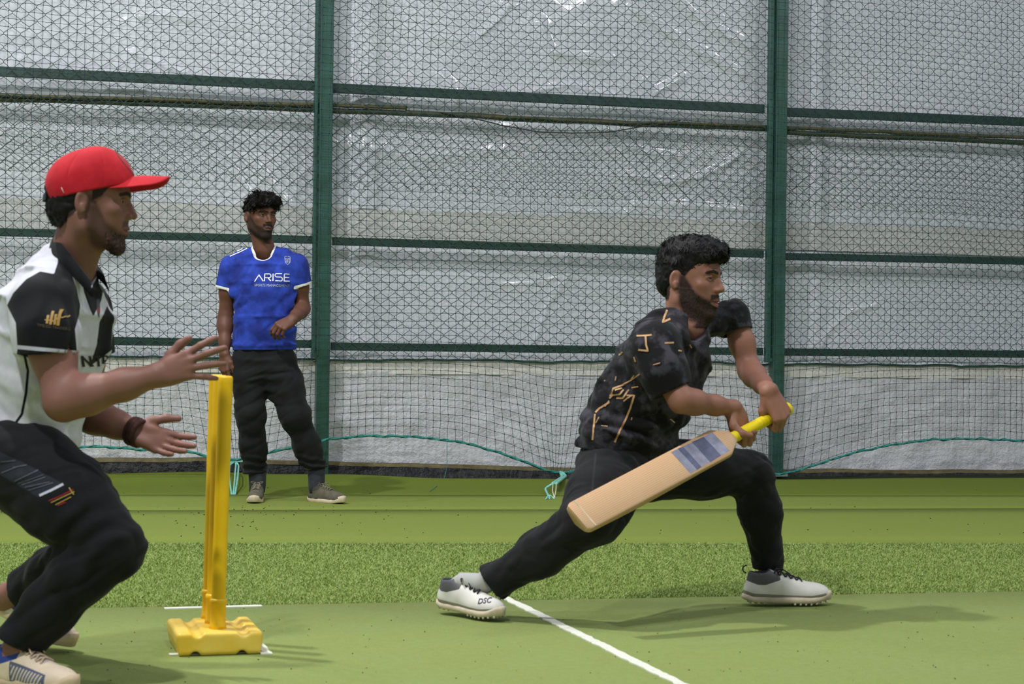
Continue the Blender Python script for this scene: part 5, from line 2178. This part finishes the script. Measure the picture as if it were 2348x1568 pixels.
    V[:, 0] *= 65 / V[:, 0].max()
    V[:, 1] *= 6.2 / V[:, 1].max()
    V, F = lay(S, V, F, P(87, 748, 4.635), ex + ey * -0.13, ey, dd)
    tag(mk('sleeve_lettering', V, F, MG2, shirt, smooth=False), kind='stuff')
    L = []
    for x0, lines in ((178, [((0, 0), (0, 26)), ((0, 26), (11, 0)), ((11, 0), (11, 26))]), (193, [((0, 25), (10, 25)), ((5.5, 25), (5.5, 0))]), (206, [((0, 0), (1.5, 25)), ((1.5, 25), (9, 26)), ((9, 26), (8.5, 14)), ((8.5, 14), (1, 13))])):
        for a_, b_ in lines:
            L.append(stroke([(x0 - 178 + a_[0], a_[1]), (x0 - 178 + b_[0], b_[1])], 3.6))
    V, F = join(L)
    V, F = lay(S, V, F, P(178, 841, 4.80), ex, ey, dd)
    mk('chest_lettering', V, F, MK_, shirt, smooth=False)
    bt = S.at(P(202, 779, 4.80) - np.array((0, 0.5, 0)), (0, 1, 0), 0.001)
    if bt is not None:
        V, F = lathe([(0.001, 0.002), (0.0042, 0.0016), (0.0045, 0)], 10, bt, np.stack(((1, 0, 0), (0, 0, 1), (0, -1, 0)), 1))
        mk('button', V, F, MK_, shirt)

    # wristband on the left wrist
    d_ = nrm(wrL - elL)
    a = np.linspace(0, 2 * math.pi, 28, endpoint=False)
    pe = nrm(np.cross(d_, UP))
    pb = np.cross(d_, pe)
    parts = []
    for k in range(3):
        c = wrL + d_ * (0.000 + 0.012 * k)
        pts = c + np.outer(np.cos(a) * 0.031, pe) + np.outer(np.sin(a) * 0.034, pb)
        parts.append(tube(pts, 0.0075, 8, closed=True))
    V, F = join(parts)
    V = V + 0.0015 * vnoise(V * 150)[:, None]
    mk('wristband', V, F, cloth('brown_band', rgb(58, 34, 30), rgb(72, 44, 38), [], 60), man)

    # ---------------- trousers
    f = Field(*bounds([P(30, 980, 4.93), hipR, hipL, knR, knL, anR, anL], 0.2), 0.0055)
    f.loft([(P(28, 1060, 4.93), lat, 0.165, 0.135), (P(45, 990, 4.93), lat, 0.160, 0.135)], 0.03)
    f.chain([hipR, P(150, 1150, 4.76), knR], [0.118, 0.112, 0.076], 0.04)
    f.seg(P(110, 1060, 4.82), P(215, 1190, 4.76), 0.080, 0.070, 0.04)
    f.chain([knR, P(188, 1308, 4.73), P(112, 1395, 4.735), P(30, 1487, 4.74)], [0.077, 0.080, 0.070, 0.066], 0.03)
    f.chain([hipL, P(150, 1140, 5.08), knL], [0.105, 0.095, 0.074], 0.04)
    f.chain([knL, knL * 0.5 + anL * 0.5, P(52, 1355, 5.31), anL], [0.074, 0.064, 0.052, 0.052], 0.03)
    fo = folds(13.0, 0.0050, axm((0.80, 0, 0.55), 0.22), 21.0)
    f.disp(fo)
    f.disp(folds(22, 0.0035, axm((0.85, 0, 0.30), 0.22), 9.0))
    kk = knR + np.array((-0.06, 0, 0.02))
    f.disp(lambda p: 0.006 * np.sin(np.linalg.norm((p - P(330, 1350, 4.7)) * np.array((1, 0.5, 1)), axis=1) * 115) * np.exp(-(np.linalg.norm(p - P(205, 1225, 4.66), axis=1) / 0.09) ** 2))
    d_ = nrm(P(38, 1498, 4.74) - P(185, 1318, 4.73))
    f.plane(P(43, 1478, 4.74), np.array((-0.46, -0.05, -0.9)), 0.006, *(P(43, 1490, 4.74) + q for q in (np.array((-0.18, -0.16, -0.14)), np.array((0.16, 0.20, 0.05)))))
    f.seg(P(46, 1470, 4.74), P(10, 1530, 4.74), 0.050, 0.054, 0.004, '-')
    da = nrm(anL - knL)
    f.plane(P(46, 1356, 5.31), np.array((-1.0, 0.7, -0.35)), 0.004, *(P(20, 1368, 5.36) + q for q in (np.array((-0.14, -0.14, -0.12)), np.array((0.10, 0.14, 0.12)))))
    V, Q = f.mesh()
    pr = proj(V)
    near = V[:, 1] < 4.86

    def pol(poly):
        return np.where(near, poly_sd(pr, poly) * px, -1)
    pan = pol([(-30, 1020), (0, 1036), (60, 1064), (152, 1112), (88, 1140), (0, 1088), (-30, 1070)])
    m = cloth('keeper_trousers', rgb(18, 18, 22), rgb(25, 25, 29), [('p_panel', rgb(42, 45, 53))], 14)
    tr = mk('trousers', V, Q, m, man, attrs={'p_panel': pan})

    TS = Surf(V, Q)
    print_on(TS, 'grey_print', [([(x0, y0), (x1, y1)], 2.6) for (x0, y0, x1, y1) in [(34, 1103, 88, 1078), (42, 1108, 100, 1088), (58, 1117, 114, 1105), (66, 1124, 122, 1107), (30, 1072, 62, 1066), (4, 1084, 40, 1070), (2, 1058, 36, 1056), (50, 1112, 104, 1094)]], plain('grey_print', rgb(84, 88, 98), 0.6, 0.3), tr)
    print_on(TS, 'white_print', [([(91, 1136), (118, 1124), (145, 1110)], 5.6)], plain('white_print', rgb(200, 202, 216), 0.6, 0.3), tr)
    print_on(TS, 'red_print', [([(112, 1148), (140, 1136), (168, 1122)], 2.2), ([(132, 1159), (151, 1151)], 2.2)], plain('red_print', rgb(168, 40, 48), 0.6, 0.3), tr)
    print_on(TS, 'gold_print', [([(117, 1152), (142, 1140), (170, 1127)], 2.2), ([(127, 1157), (163, 1139)], 2.2), ([(158, 1118), (169, 1134)], 2.6)], plain('gold_print', rgb(190, 160, 84), 0.6, 0.3), tr)

    # ---------------- shoes
    MU = cloth('cream_blue_shoe', rgb(226, 206, 180), rgb(232, 214, 190), [('p_panel', rgb(92, 96, 122)), ('p_stripe', rgb(214, 200, 186)), ('p_collar', rgb(52, 72, 150)), ('p_tongue', rgb(198, 184, 172))], 30, rough=0.6)
    MSo = plain('cream_rubber', rgb(214, 192, 160), 0.6, 0.3)
    ML = plain('cream_lace', rgb(206, 184, 160), 0.8, 0.2)
    cs = {'upper': MU, 'sole': MSo, 'lace': ML, 'sole_h': 0.024}
    a = anR
    shoe(man, (a[0] - 0.085, a[1] + 0.040, 0.003), np.array((0.84, -0.52, 0)), UP, 1, 0.30, cs, 'stripes')
    toe = floor_pt(150, 1497)
    heel = P(-6, 1402, 5.40)
    fw = nrm(toe - heel)
    upv = nrm(np.cross(np.cross(fw, UP), fw))
    MU2 = cloth('cream_blue_shoe_far', rgb(214, 202, 186), rgb(222, 210, 194), [('p_heel', rgb(44, 62, 130)), ('p_side', rgb(70, 76, 110)), ('p_collar', rgb(30, 34, 60)), ('p_tongue', rgb(190, 184, 176))], 30, rough=0.6)
    shoe(man, toe - fw * 0.275 + UP * 0.012, fw, upv, -1, 0.29, dict(cs, upper=MU2))


keeper()
# ================================================================== batsman and his bat
BT = P(1808, 936, 6.20)
BE = P(1322, 1192, 5.70)
BH_ = nrm(BE - BT)                       # along the bat, towards the toe
BN = nrm(np.array((-0.25, -1.0, 0.42)) - BH_ * (np.array((-0.25, -1.0, 0.42)) @ BH_))   # out of the face
BW = np.cross(BN, BH_)


def bat():
    L = np.linalg.norm(BE - BT)
    o = thing('cricket_bat', 'wooden cricket bat with yellow grip swung low across the batsman', 'bat', BE)

    def W(V):
        return BT + V[:, :1] * BW + V[:, 1:2] * BH_ + V[:, 2:3] * BN
    hl = 0.285
    # blade: flat face, humped back, rounded toe
    ys = np.concatenate((np.linspace(hl - 0.02, hl + 0.05, 8), np.linspace(hl + 0.07, L - 0.02, 24), L - 0.02 * (1 - np.sin(np.linspace(0.2, 1.57, 6)))))
    V, F = [], []
    for y in ys:
        s = (y - hl) / (L - hl)
        w_ = 0.056 * min(1, 0.38 + max(0, (y - hl + 0.02)) / 0.055 * 0.62)
        if y > L - 0.02:
            w_ = 0.056 * (0.80 + 0.20 * math.sqrt(max(0, 1 - ((y - L + 0.02) / 0.02) ** 2)))
        hump = 0.016 + 0.026 * math.exp(-((s - 0.66) / 0.28) ** 2)
        edge = 0.014 + 0.016 * math.exp(-((s - 0.66) / 0.35) ** 2)
        if y < hl + 0.03:
            edge *= 0.7
        sec = [(-w_ * 0.9, 0.0155), (0, 0.0165), (w_ * 0.9, 0.0155), (w_, 0.0125), (w_, 0.0125 - edge * 0.8), (w_ * 0.85, 0.010 - edge), (w_ * 0.35, 0.004 - hump), (0, 0.0 - hump), (-w_ * 0.35, 0.004 - hump), (-w_ * 0.85, 0.010 - edge), (-w_, 0.0125 - edge * 0.8), (-w_, 0.0125)]
        V += [(x, y, z) for x, z in sec]
    k = 12
    for i in range(len(ys) - 1):
        for j in range(k):
            F.append((i * k + j, i * k + (j + 1) % k, (i + 1) * k + (j + 1) % k, (i + 1) * k + j))
    F.append(tuple(range(k))[::-1])
    F.append(tuple((len(ys) - 1) * k + j for j in range(k)))
    t = NT('willow')
    g = t.noise(6, 4, 0.6, vec=None)
    gr = t.math('SINE', t.math('ADD', t.math('MULTIPLY', t.attr('across'), 900.0), t.math('MULTIPLY', t.noise(9, 2), 3.0)), 0.0)
    c = t.mix(t.ramp(gr, -1, 1), rgb(202, 166, 128), rgb(188, 150, 110))
    c = t.mix(t.ramp(g, 0.45, 0.75, 0, 0.5), c, rgb(204, 180, 150))
    MWd = t.fin(c, 0.5, 0.35)
    b = mk('blade', W(np.array(V)), F, MWd, o, attrs={'across': np.array(V)[:, 0]})
    # handle and grip
    V, F = lathe([(0.0165, hl + 0.02), (0.0165, 0.02), (0.016, 0.0)], 16)
    V = np.column_stack((V[:, 0], V[:, 2], V[:, 1] * 0.95))
    mk('handle', W(V), F, plain('cane', rgb(186, 140, 84), 0.5, 0.4), o)
    prof = [(0.002, -0.006), (0.014, -0.005), (0.0205, -0.001), (0.0215, 0.006), (0.0195, 0.014)]
    for q in np.linspace(0.016, 0.262, 60):
        prof.append((0.0188 + 0.0007 * math.sin(q * 420), q))
    prof.append((0.0168, 0.266))
    V, F = lathe(prof, 18)
    V = np.column_stack((V[:, 0], V[:, 2], V[:, 1]))
    mk('grip', W(V), F, plain('yellow_rubber', rgb(232, 206, 24), 0.6, 0.3, 0.08), o)
    # foil stickers on the face
    MF = plain('silver_foil', rgb(150, 152, 170), 0.25, 0.6, 0.2, 40, metal=0.55)
    MFd = plain('blue_foil', rgb(88, 92, 118), 0.3, 0.6, 0.2, 40, metal=0.4)
    for nm, m, y0, y1, w0, w1 in (('face_sticker', MF, hl + 0.035, hl + 0.215, 0.042, 0.048), ('dark_sticker', MFd, hl + 0.075, hl + 0.125, 0.043, 0.046), ('dark_sticker', MFd, hl + 0.165, hl + 0.185, 0.046, 0.048)):
        zz = 0.0172 if nm == 'face_sticker' else 0.0176
        q = 9
        V = [(s_ * (w0 + (w1 - w0) * i / (q - 1)) * f_, y0 + (y1 - y0) * i / (q - 1), zz - 0.0012 * abs(f_ * s_) ** 2) for i in range(q) for s_, f_ in ((-1, 1), (0, 1), (1, 1))]
        F = [(i * 3 + j, i * 3 + j + 1, i * 3 + j + 4, i * 3 + j + 3) for i in range(q - 1) for j in range(2)]
        mk(nm, W(np.array(V)), F, m, b, smooth=False)
    # toe guard band
    V, F = box((0, L - 0.03, 0.0135), (0.108, 0.006, 0.007), None, 0.001)
    mk('toe_tape', W(V), F, plain('toe_tape', rgb(198, 180, 150), 0.6), b, smooth=False)


bat()


def batsman():
    g = floor_pt(1480, 1400)
    man = thing('person', 'bearded batsman in a black gold-streaked shirt lunging with a cricket bat', 'person', (g[0], g[1], 0))
    SK = skin_mat('skin_brown', rgb(150, 105, 87), rgb(20, 18, 18), rgb(126, 80, 74))
    s_ = 1.05
    yaw = R(30)
    fwd = np.array((math.cos(yaw), -math.sin(yaw), -0.06))
    M = frame(fwd, (0.02, 0.0, 1))
    # near ear sits at (1556, 645)
    H = P(1557, 645, 6.20) - s_ * 0.078 * M[:, 0]
    nb = P(1572, 752, 6.26)
    V, Q, A = head_mesh({'beard': 0.92, 'moustache': 0.9, 'chin': 0.9, 'jaw': 1.04, 'mouth': 0.004, 'cheek': [0.03, 0.026, -0.026, -0.046, -0.050],
                         'hairline': ([-0.2, -0.04, -0.015, 0.012, 0.035, 0.06, 0.12], [-0.070, -0.062, 0.0, 0.008, 0.040, 0.066, 0.075])},
                        np.linalg.solve(M, nb - H) / s_, 0.058)
    bm = A['beard'] * (V[:, 2] < -0.02) * (V[:, 1] > 0.0)
    V = V + bm[:, None] * 0.0035 * np.column_stack((np.sign(V[:, 0]) * 0.6, 0 * V[:, 0] + 0.5, 0 * V[:, 0] - 0.2)) + (bm * 0.0006 * vnoise(V * 240))[:, None]
    HV, HQ, HB = V, Q, A['beard']
    bodyV, bodyQ, n = [H + s_ * (V @ M.T)], [Q], len(V)
    beard, lip = [A['beard']], [A['lip']]
    shR, elR = P(1492, 800, 6.04), P(1562, 918, 5.97)
    shL, elL = P(1684, 724, 6.40), P(1719, 850, 6.36)
    # hands round the handle
    hp2 = BT + BH_ * 0.200
    hp1 = BT + BH_ * 0.070
    # top (left) hand
    xl = nrm(np.array((0.05, -0.35, -1.0)))
    xl = nrm(xl - BH_ * (xl @ BH_))
    zl = -np.cross(xl, BH_)
    if zl[1] > 0:
        pass
    wrL = hp1 - xl * 0.080 + zl * 0.033 - BH_ * 0.004
    zr = np.array((0.25, 0.80, 0.20))
    zr = nrm(zr - BH_ * (zr @ BH_))
    xr = np.cross(BH_, zr)
    wrR = hp2 - xr * 0.080 + zr * 0.033 - BH_ * 0.004
    global _dbg
    _dbg = (proj(wrL), proj(wrR), xl, zl, xr, zr)
    fing = [(0, 52, 92, 62), (0, 56, 94, 62), (0, 58, 94, 62), (0, 60, 92, 60)]
    th = [(0.048, 0.040, -0.026), (0.078, 0.036, -0.050), (0.092, 0.018, -0.066)]
    f = Field(*bounds([shR, elR, wrR, hp2], 0.11), 0.0028)
    arm(f, shR, elR, wrR, 0.048, 0.039, 0.027)
    hand(f, wrR, xr, zr, 1, fing, th, 1.0)
    V, Q = f.mesh()
    bodyV.append(V); bodyQ.append(Q + n); n += len(V)
    beard.append(np.zeros(len(V))); lip.append(np.zeros(len(V)))
    f = Field(*bounds([shL, elL, wrL, hp1], 0.11), 0.0028)
    arm(f, shL, elL, wrL, 0.040, 0.038, 0.028)
    hand(f, wrL, xl, zl, -1, fing, th, 1.02)
    V, Q = f.mesh()
    bodyV.append(V); bodyQ.append(Q + n); n += len(V)
    beard.append(np.zeros(len(V))); lip.append(np.zeros(len(V)))

    lat = nrm(np.array((0.60, 0.75, -0.20)))
    hipR, knR, anR = P(1398, 1090, 6.12), P(1345, 1192, 5.90), P(1102, 1340, 6.06)
    hipL, knL, anL = P(1490, 1075, 6.34), P(1722, 1085, 6.40), P(1766, 1300, 6.50)
    tor = [(P(1425, 1060, 6.22), lat, 0.14, 0.10), (P(1452, 970, 6.22), lat, 0.13, 0.095), (P(1500, 870, 6.21), lat, 0.145, 0.10), (P(1550, 785, 6.22), lat, 0.12, 0.07)]
    f = Field(*bounds([t_[0] for t_ in tor] + [knR, anR, knL, anL, shR, shL], 0.2), 0.012)
    f.loft(tor, 0.03)
    for a, b, c in ((hipR, knR, anR), (hipL, knL, anL)):
        f.chain([a, b, c], [0.085, 0.058, 0.036], 0.03)
    f.seg(anL, anL + np.array((-0.01, 0, -0.07)), 0.038, 0.036, 0.02)
    V, Q = f.mesh()
    bodyV.append(V); bodyQ.append(Q + n); beard.append(np.zeros(len(V))); lip.append(np.zeros(len(V)))
    mk('body', np.concatenate(bodyV), np.concatenate(bodyQ), SK, man, attrs={'beard': np.concatenate(beard), 'lip': np.concatenate(lip)})
    eyes(man, H, M, s_, -0.05)

    # hair: short sides, thick wavy top sweeping forward
    MH = hair_mat('hair_wavy', rgb(22, 21, 22))
    f = Field((-0.12, -0.16, -0.10), (0.12, 0.15, 0.19), 0.0032)
    f.ell((0, -0.016, 0.058), (0.083, 0.101, 0.086), k=0)
    f.ell((0, 0.018, 0.098), (0.076, 0.088, 0.050), k=0.03)
    f.ell((0, 0.070, 0.098), (0.058, 0.048, 0.034), k=0.03)
    f.ell((0, -0.062, -0.005), (0.064, 0.046, 0.050), k=0.03)
    f.disp(lambda p: 0.007 * vnoise(p * np.array((50, 26, 50))) * sstep(0.03, 0.08, p[:, 2]) + 0.003 * vnoise(p * 120 + 9), 0.03)
    f.ell((0, 0.120, 0.005), (0.085, 0.072, 0.066), k=0.006, op='-')
    f.ell((0, 0.055, -0.055), (0.2, 0.085, 0.084), k=0.006, op='-')
    for sd in (-1, 1):
        f.ell((sd * 0.095, -0.008, 0.004), (0.03, 0.024, 0.036), k=0.004, op='-')
    f.plane((0, -0.1, -0.062), (0, 0.2, -1))
    V, Q = f.mesh()
    hair = mk('hair', H + s_ * (V @ M.T), Q, MH, man)
    VV, FF = tufts(V, Q, 5200, 0.030, 0.0032, (0, 0.7, 0.1), 8, 0.7, lambda c, n_: (c[:, 2] > 0.05) * 1.0, 6, 0.22, 0.9, 34.0, 0.18)
    tag(mk('hair_locks', H + s_ * (VV @ M.T), FF, MH, hair), kind='stuff')
    beard_hair(man, HV, HQ, HB * (HV[:, 2] < 0.0), 4200, 0.006, H, M, s_, MH)

    # ---------------- shirt
    ring = [(P(1418, 1075, 6.22), lat, 0.185, 0.135), (P(1440, 1000, 6.22), lat, 0.190, 0.140), (P(1470, 920, 6.22), lat, 0.186, 0.140), (P(1512, 850, 6.21), lat, 0.190, 0.130),
            (P(1545, 790, 6.21), lat, 0.170, 0.110), (P(1562, 755, 6.22), lat, 0.110, 0.085), (P(1572, 725, 6.24), lat, 0.070, 0.068)]
    f = Field(*bounds([r_[0] for r_ in ring] + [shR, shL, elR, elL], 0.17), 0.0050)
    f.loft(ring, 0.03, pw=2.3)
    fo = folds(13, 0.0085, axm((0.85, -0.3, 0.45), 0.28), 5.0)
    fo2 = folds(18, 0.0080, axm((0.9, 0, -0.2), 0.25), 9.0)
    lowz = P(1440, 930, 6.22)[2]
    f.disp(lambda p: fo(p) * 0.8 + fo2(p) * sstep(lowz + 0.10, lowz - 0.05, p[:, 2]))
    f.loft([(q[0], q[1], q[2] + 0.014, q[3] + 0.014) for q in tor[1:]], 0.01)
    f.plane(P(1420, 1040, 6.22), np.array((-0.16, 0, -1)), 0.006)
    cfR, cfL = P(1540, 897, 6.00), P(1691, 763, 6.385)
    dR, dL = nrm(P(1562, 950, 6.0) - P(1500, 800, 6.02)), nrm(elL - shL)
    sf = folds(13, 0.006, axm(dR, 0.3), 8.0)
    sleeve(f, [P(1545, 770, 6.12), P(1497, 800, 6.04), P(1520, 850, 6.01), cfR + dR * 0.05], [0.062, 0.082, 0.078, 0.072], (shR, P(1545, 900, 5.995), 0.064, 0.058), cfR, nrm(dR + np.array((0.05, 0, 0.05))), 0.058, sf, 0.03)
    sleeve(f, [P(1600, 745, 6.30), P(1678, 727, 6.39), cfL + dL * 0.05], [0.058, 0.056, 0.056], (shL, cfL + dL * 0.05, 0.052, 0.050), cfL, nrm(dL + np.array((0.0, 0, 0.15))), 0.047, folds(13, 0.005, axm(dL, 0.3), 3.0), 0.03)
    f.chain([P(1590, 680, 6.20), P(1580, 735, 6.215), P(1604, 768, 6.10)], [0.085, 0.064, 0.034], 0.006, '-')
    V, Q = f.mesh()
    pr = proj(V)
    front = V[:, 1] < 6.42
    px = 1 / 690.0
    m = cloth('camo_shirt', rgb(15, 14, 18), rgb(60, 58, 66), [], 17.0, mot=(0.47, 0.62))
    shirt = mk('shirt', V, Q, m, man)
    S = Surf(V, Q)
    GL = [([(1528, 712), (1521, 740), (1535, 730)], 3.0), ([(1462, 771), (1478, 768), (1496, 770)], 2.4), ([(1478, 770), (1484, 790), (1484, 805), (1466, 803)], 2.8), ([(1524, 787), (1544, 787)], 2.6), ([(1553, 803), (1564, 804)], 2.2),
                   ([(1466, 855), (1448, 874), (1428, 880)], 2.0), ([(1428, 880), (1408, 893), (1400, 905)], 2.4), ([(1400, 905), (1420, 905), (1432, 893)], 2.4), ([(1396, 922), (1376, 935), (1364, 948)], 2.8), ([(1364, 948), (1362, 985), (1358, 1010)], 2.6),
                   ([(1455, 908), (1444, 935), (1436, 960), (1420, 990), (1410, 1012)], 2.8), ([(1440, 895), (1430, 912), (1412, 912)], 2.4), ([(1455, 905), (1436, 908)], 2.0), ([(1330, 806), (1424, 812)], 0.1),
                   ([(1420, 815), (1428, 805)], 2.2), ([(1455, 820), (1457, 828)], 2.0), ([(1384, 872), (1390, 872)], 2.0), ([(1534, 960), (1548, 968)], 1.8)]
    GL = [q for q in GL if q[1] > 0.5]
    GL += [([(1446, 868), (1456, 862)], 1.8), ([(1412, 896), (1424, 888)], 2.2), ([(1398, 912), (1407, 906)], 2.4), ([(1388, 930), (1396, 920)], 2.0), ([(1450, 890), (1462, 884)], 1.8), ([(1428, 918), (1440, 915), (1448, 905)], 2.0), ([(1410, 872), (1414, 862)], 1.6), ([(1368, 968), (1372, 958)], 1.6), ([(1380, 975), (1392, 980)], 1.4), ([(1446, 965), (1450, 955)], 1.6), ([(1500, 835), (1512, 832)], 1.4), ([(1580, 790), (1586, 796)], 1.6), ([(1590, 975), (1596, 965)], 1.4)]
    MGo = plain('tan_print', rgb(186, 146, 104), 0.6, 0.3, 0.25, 60)
    print_on(S, 'gold_streaks', [(np.array(l) + np.array([[2.0 * math.sin(3.1 * i + l[0][0]), 2.0 * math.cos(2.3 * i + l[0][1])] for i in range(len(l))]), w_ * 1.5) for l, w_ in GL], MGo, shirt)
    # ---------------- trousers
    f = Field(*bounds([P(1420, 1020, 6.22), hipR, hipL, knR, knL, anR, anL], 0.2), 0.0055)
    f.loft([(P(1422, 1085, 6.22), lat, 0.165, 0.125), (P(1440, 1010, 6.22), lat, 0.155, 0.12)], 0.03)
    f.chain([hipR, hipR * 0.5 + knR * 0.5, knR], [0.112, 0.105, 0.078], 0.04)
    f.seg(P(1432, 1110, 6.12), P(1372, 1195, 5.95), 0.075, 0.075, 0.03)
    f.chain([knR, P(1240, 1270, 5.97), P(1135, 1332, 6.04), anR + np.array((-0.012, 0, -0.0))], [0.078, 0.076, 0.056, 0.050], 0.03)
    f.chain([hipL, P(1610, 1075, 6.38), knL], [0.110, 0.098, 0.072], 0.04)
    f.chain([knL, P(1742, 1170, 6.43), P(1760, 1280, 6.49), P(1764, 1318, 6.50)], [0.072, 0.072, 0.054, 0.050], 0.03)
    f.disp(folds(14.0, 0.0048, axm((0.80, 0, 0.55), 0.22), 2.0))
    f.disp(folds(24, 0.0030, axm((0.8, 0, -0.3), 0.22), 9.0))
    f.plane(P(1120, 1330, 6.06), np.array((-1, 0.1, -0.75)), 0.004, *(anR + q for q in (np.array((-0.16, -0.16, -0.16)), np.array((0.07, 0.16, 0.12)))))
    f.plane(P(1764, 1303, 6.50), np.array((0.02, 0, -1)), 0.004, *(anL + q for q in (np.array((-0.13, -0.16, -0.12)), np.array((0.13, 0.16, 0.06)))))
    V, Q = f.mesh()
    pr = proj(V)
    st = np.where(V[:, 1] < 6.3, (2.6 - line_sd(pr, [(1366, 1040), (1360, 1100), (1352, 1180)])) * px, -1)
    mk('trousers', V, Q, cloth('black_trousers', rgb(19, 19, 21), rgb(26, 26, 29), [('p_stripe', rgb(38, 38, 42))], 12), man, attrs={'p_stripe': st})

    # ---------------- socks and shoes
    MU = cloth('white_leather', rgb(214, 211, 204), rgb(222, 219, 212), [('p_mud', rgb(142, 136, 126)), ('p_collar', rgb(84, 84, 86)), ('p_tongue', rgb(176, 174, 170))], 14, rough=0.5)
    MSo = plain('cream_outsole', rgb(206, 192, 168), 0.6, 0.3)
    ML = plain('dark_lace', rgb(52, 52, 56), 0.8, 0.2)
    MSt = plain('stud', rgb(214, 204, 186), 0.5, 0.3)
    ML2 = plain('dark_loop', rgb(44, 44, 46), 0.8, 0.2)
    cs = {'upper': MU, 'sole': MSo, 'lace': ML, 'studs': MSt, 'sole_h': 0.018}
    # back foot: toe nearer to the camera, heel a little raised
    toe = floor_pt(1150, 1425)
    heel = P(1020, 1396, 6.15)
    fw = nrm(np.array((0.75, -0.65, -0.05)))
    O = toe - fw * 0.272 + UP * 0.010
    upv = nrm(UP - fw * (UP @ fw))
    sh1, W1, bv1 = shoe(man, O, fw, upv, 1, 0.285, cs)
    fw2 = nrm(np.array((1.0, 0.08, -0.02)))
    toe2 = floor_pt(1900, 1388)
    O2 = toe2 - fw2 * 0.298 + UP * 0.009
    shoe(man, O2, fw2, UP, -1, 0.305, dict(cs, loop=ML2))
    MSK = cloth('pale_sock', rgb(176, 175, 172))
    c0 = W1(np.array((0.060, 0, 0.085)))
    d_ = nrm(anR - c0)
    V, F = tube([c0 - UP * 0.05, c0 - UP * 0.015, c0 + d_ * 0.03 + UP * 0.004, anR, anR + (knR - anR) * 0.15], [0.028, 0.029, 0.032, 0.038, 0.040], 14)
    mk('sock', V, F, MSK, man)
    V, F = tube([anL + UP * 0.02, anL - UP * 0.04, anL - UP * 0.09], [0.042, 0.040, 0.036], 14)
    mk('sock', V, F, cloth('dark_sock', rgb(70, 70, 72)), man)
    # maker's letters on the toe and tongue of the near shoe
    MKp = plain('shoe_print', rgb(52, 50, 74), 0.6)
    S1_ = Surf(np.array([v.co[:] for v in sh1.data.vertices]) + org(sh1), [list(p.vertices) for p in sh1.data.polygons])
    for nm, at_, sz, rot in (('shoe_lettering', (0.205, -0.06, 0.10), 0.034, None), ):
        V, F = text_mesh('DSC', 1.0, 0.02, 0.25)
        V[:, :2] -= V[:, :2].mean(0)
        V[:, :2] /= V[:, 0].max() - V[:, 0].min()
        ctr = W1(np.array((0.215, -0.012, 0.05)))
        cd = nrm(ctr - CO)
        ex = nrm(np.cross(cd, UP))
        ey = np.cross(ex, cd)
        ex = nrm(ex + ey * 0.12)
        V, F = lay(S1_, V * 0.045, F, ctr - 0.05 * cd * 0, ex, ey, cd, 0.0015)
        mk(nm, V, F, MKp, sh1, smooth=False)


batsman()
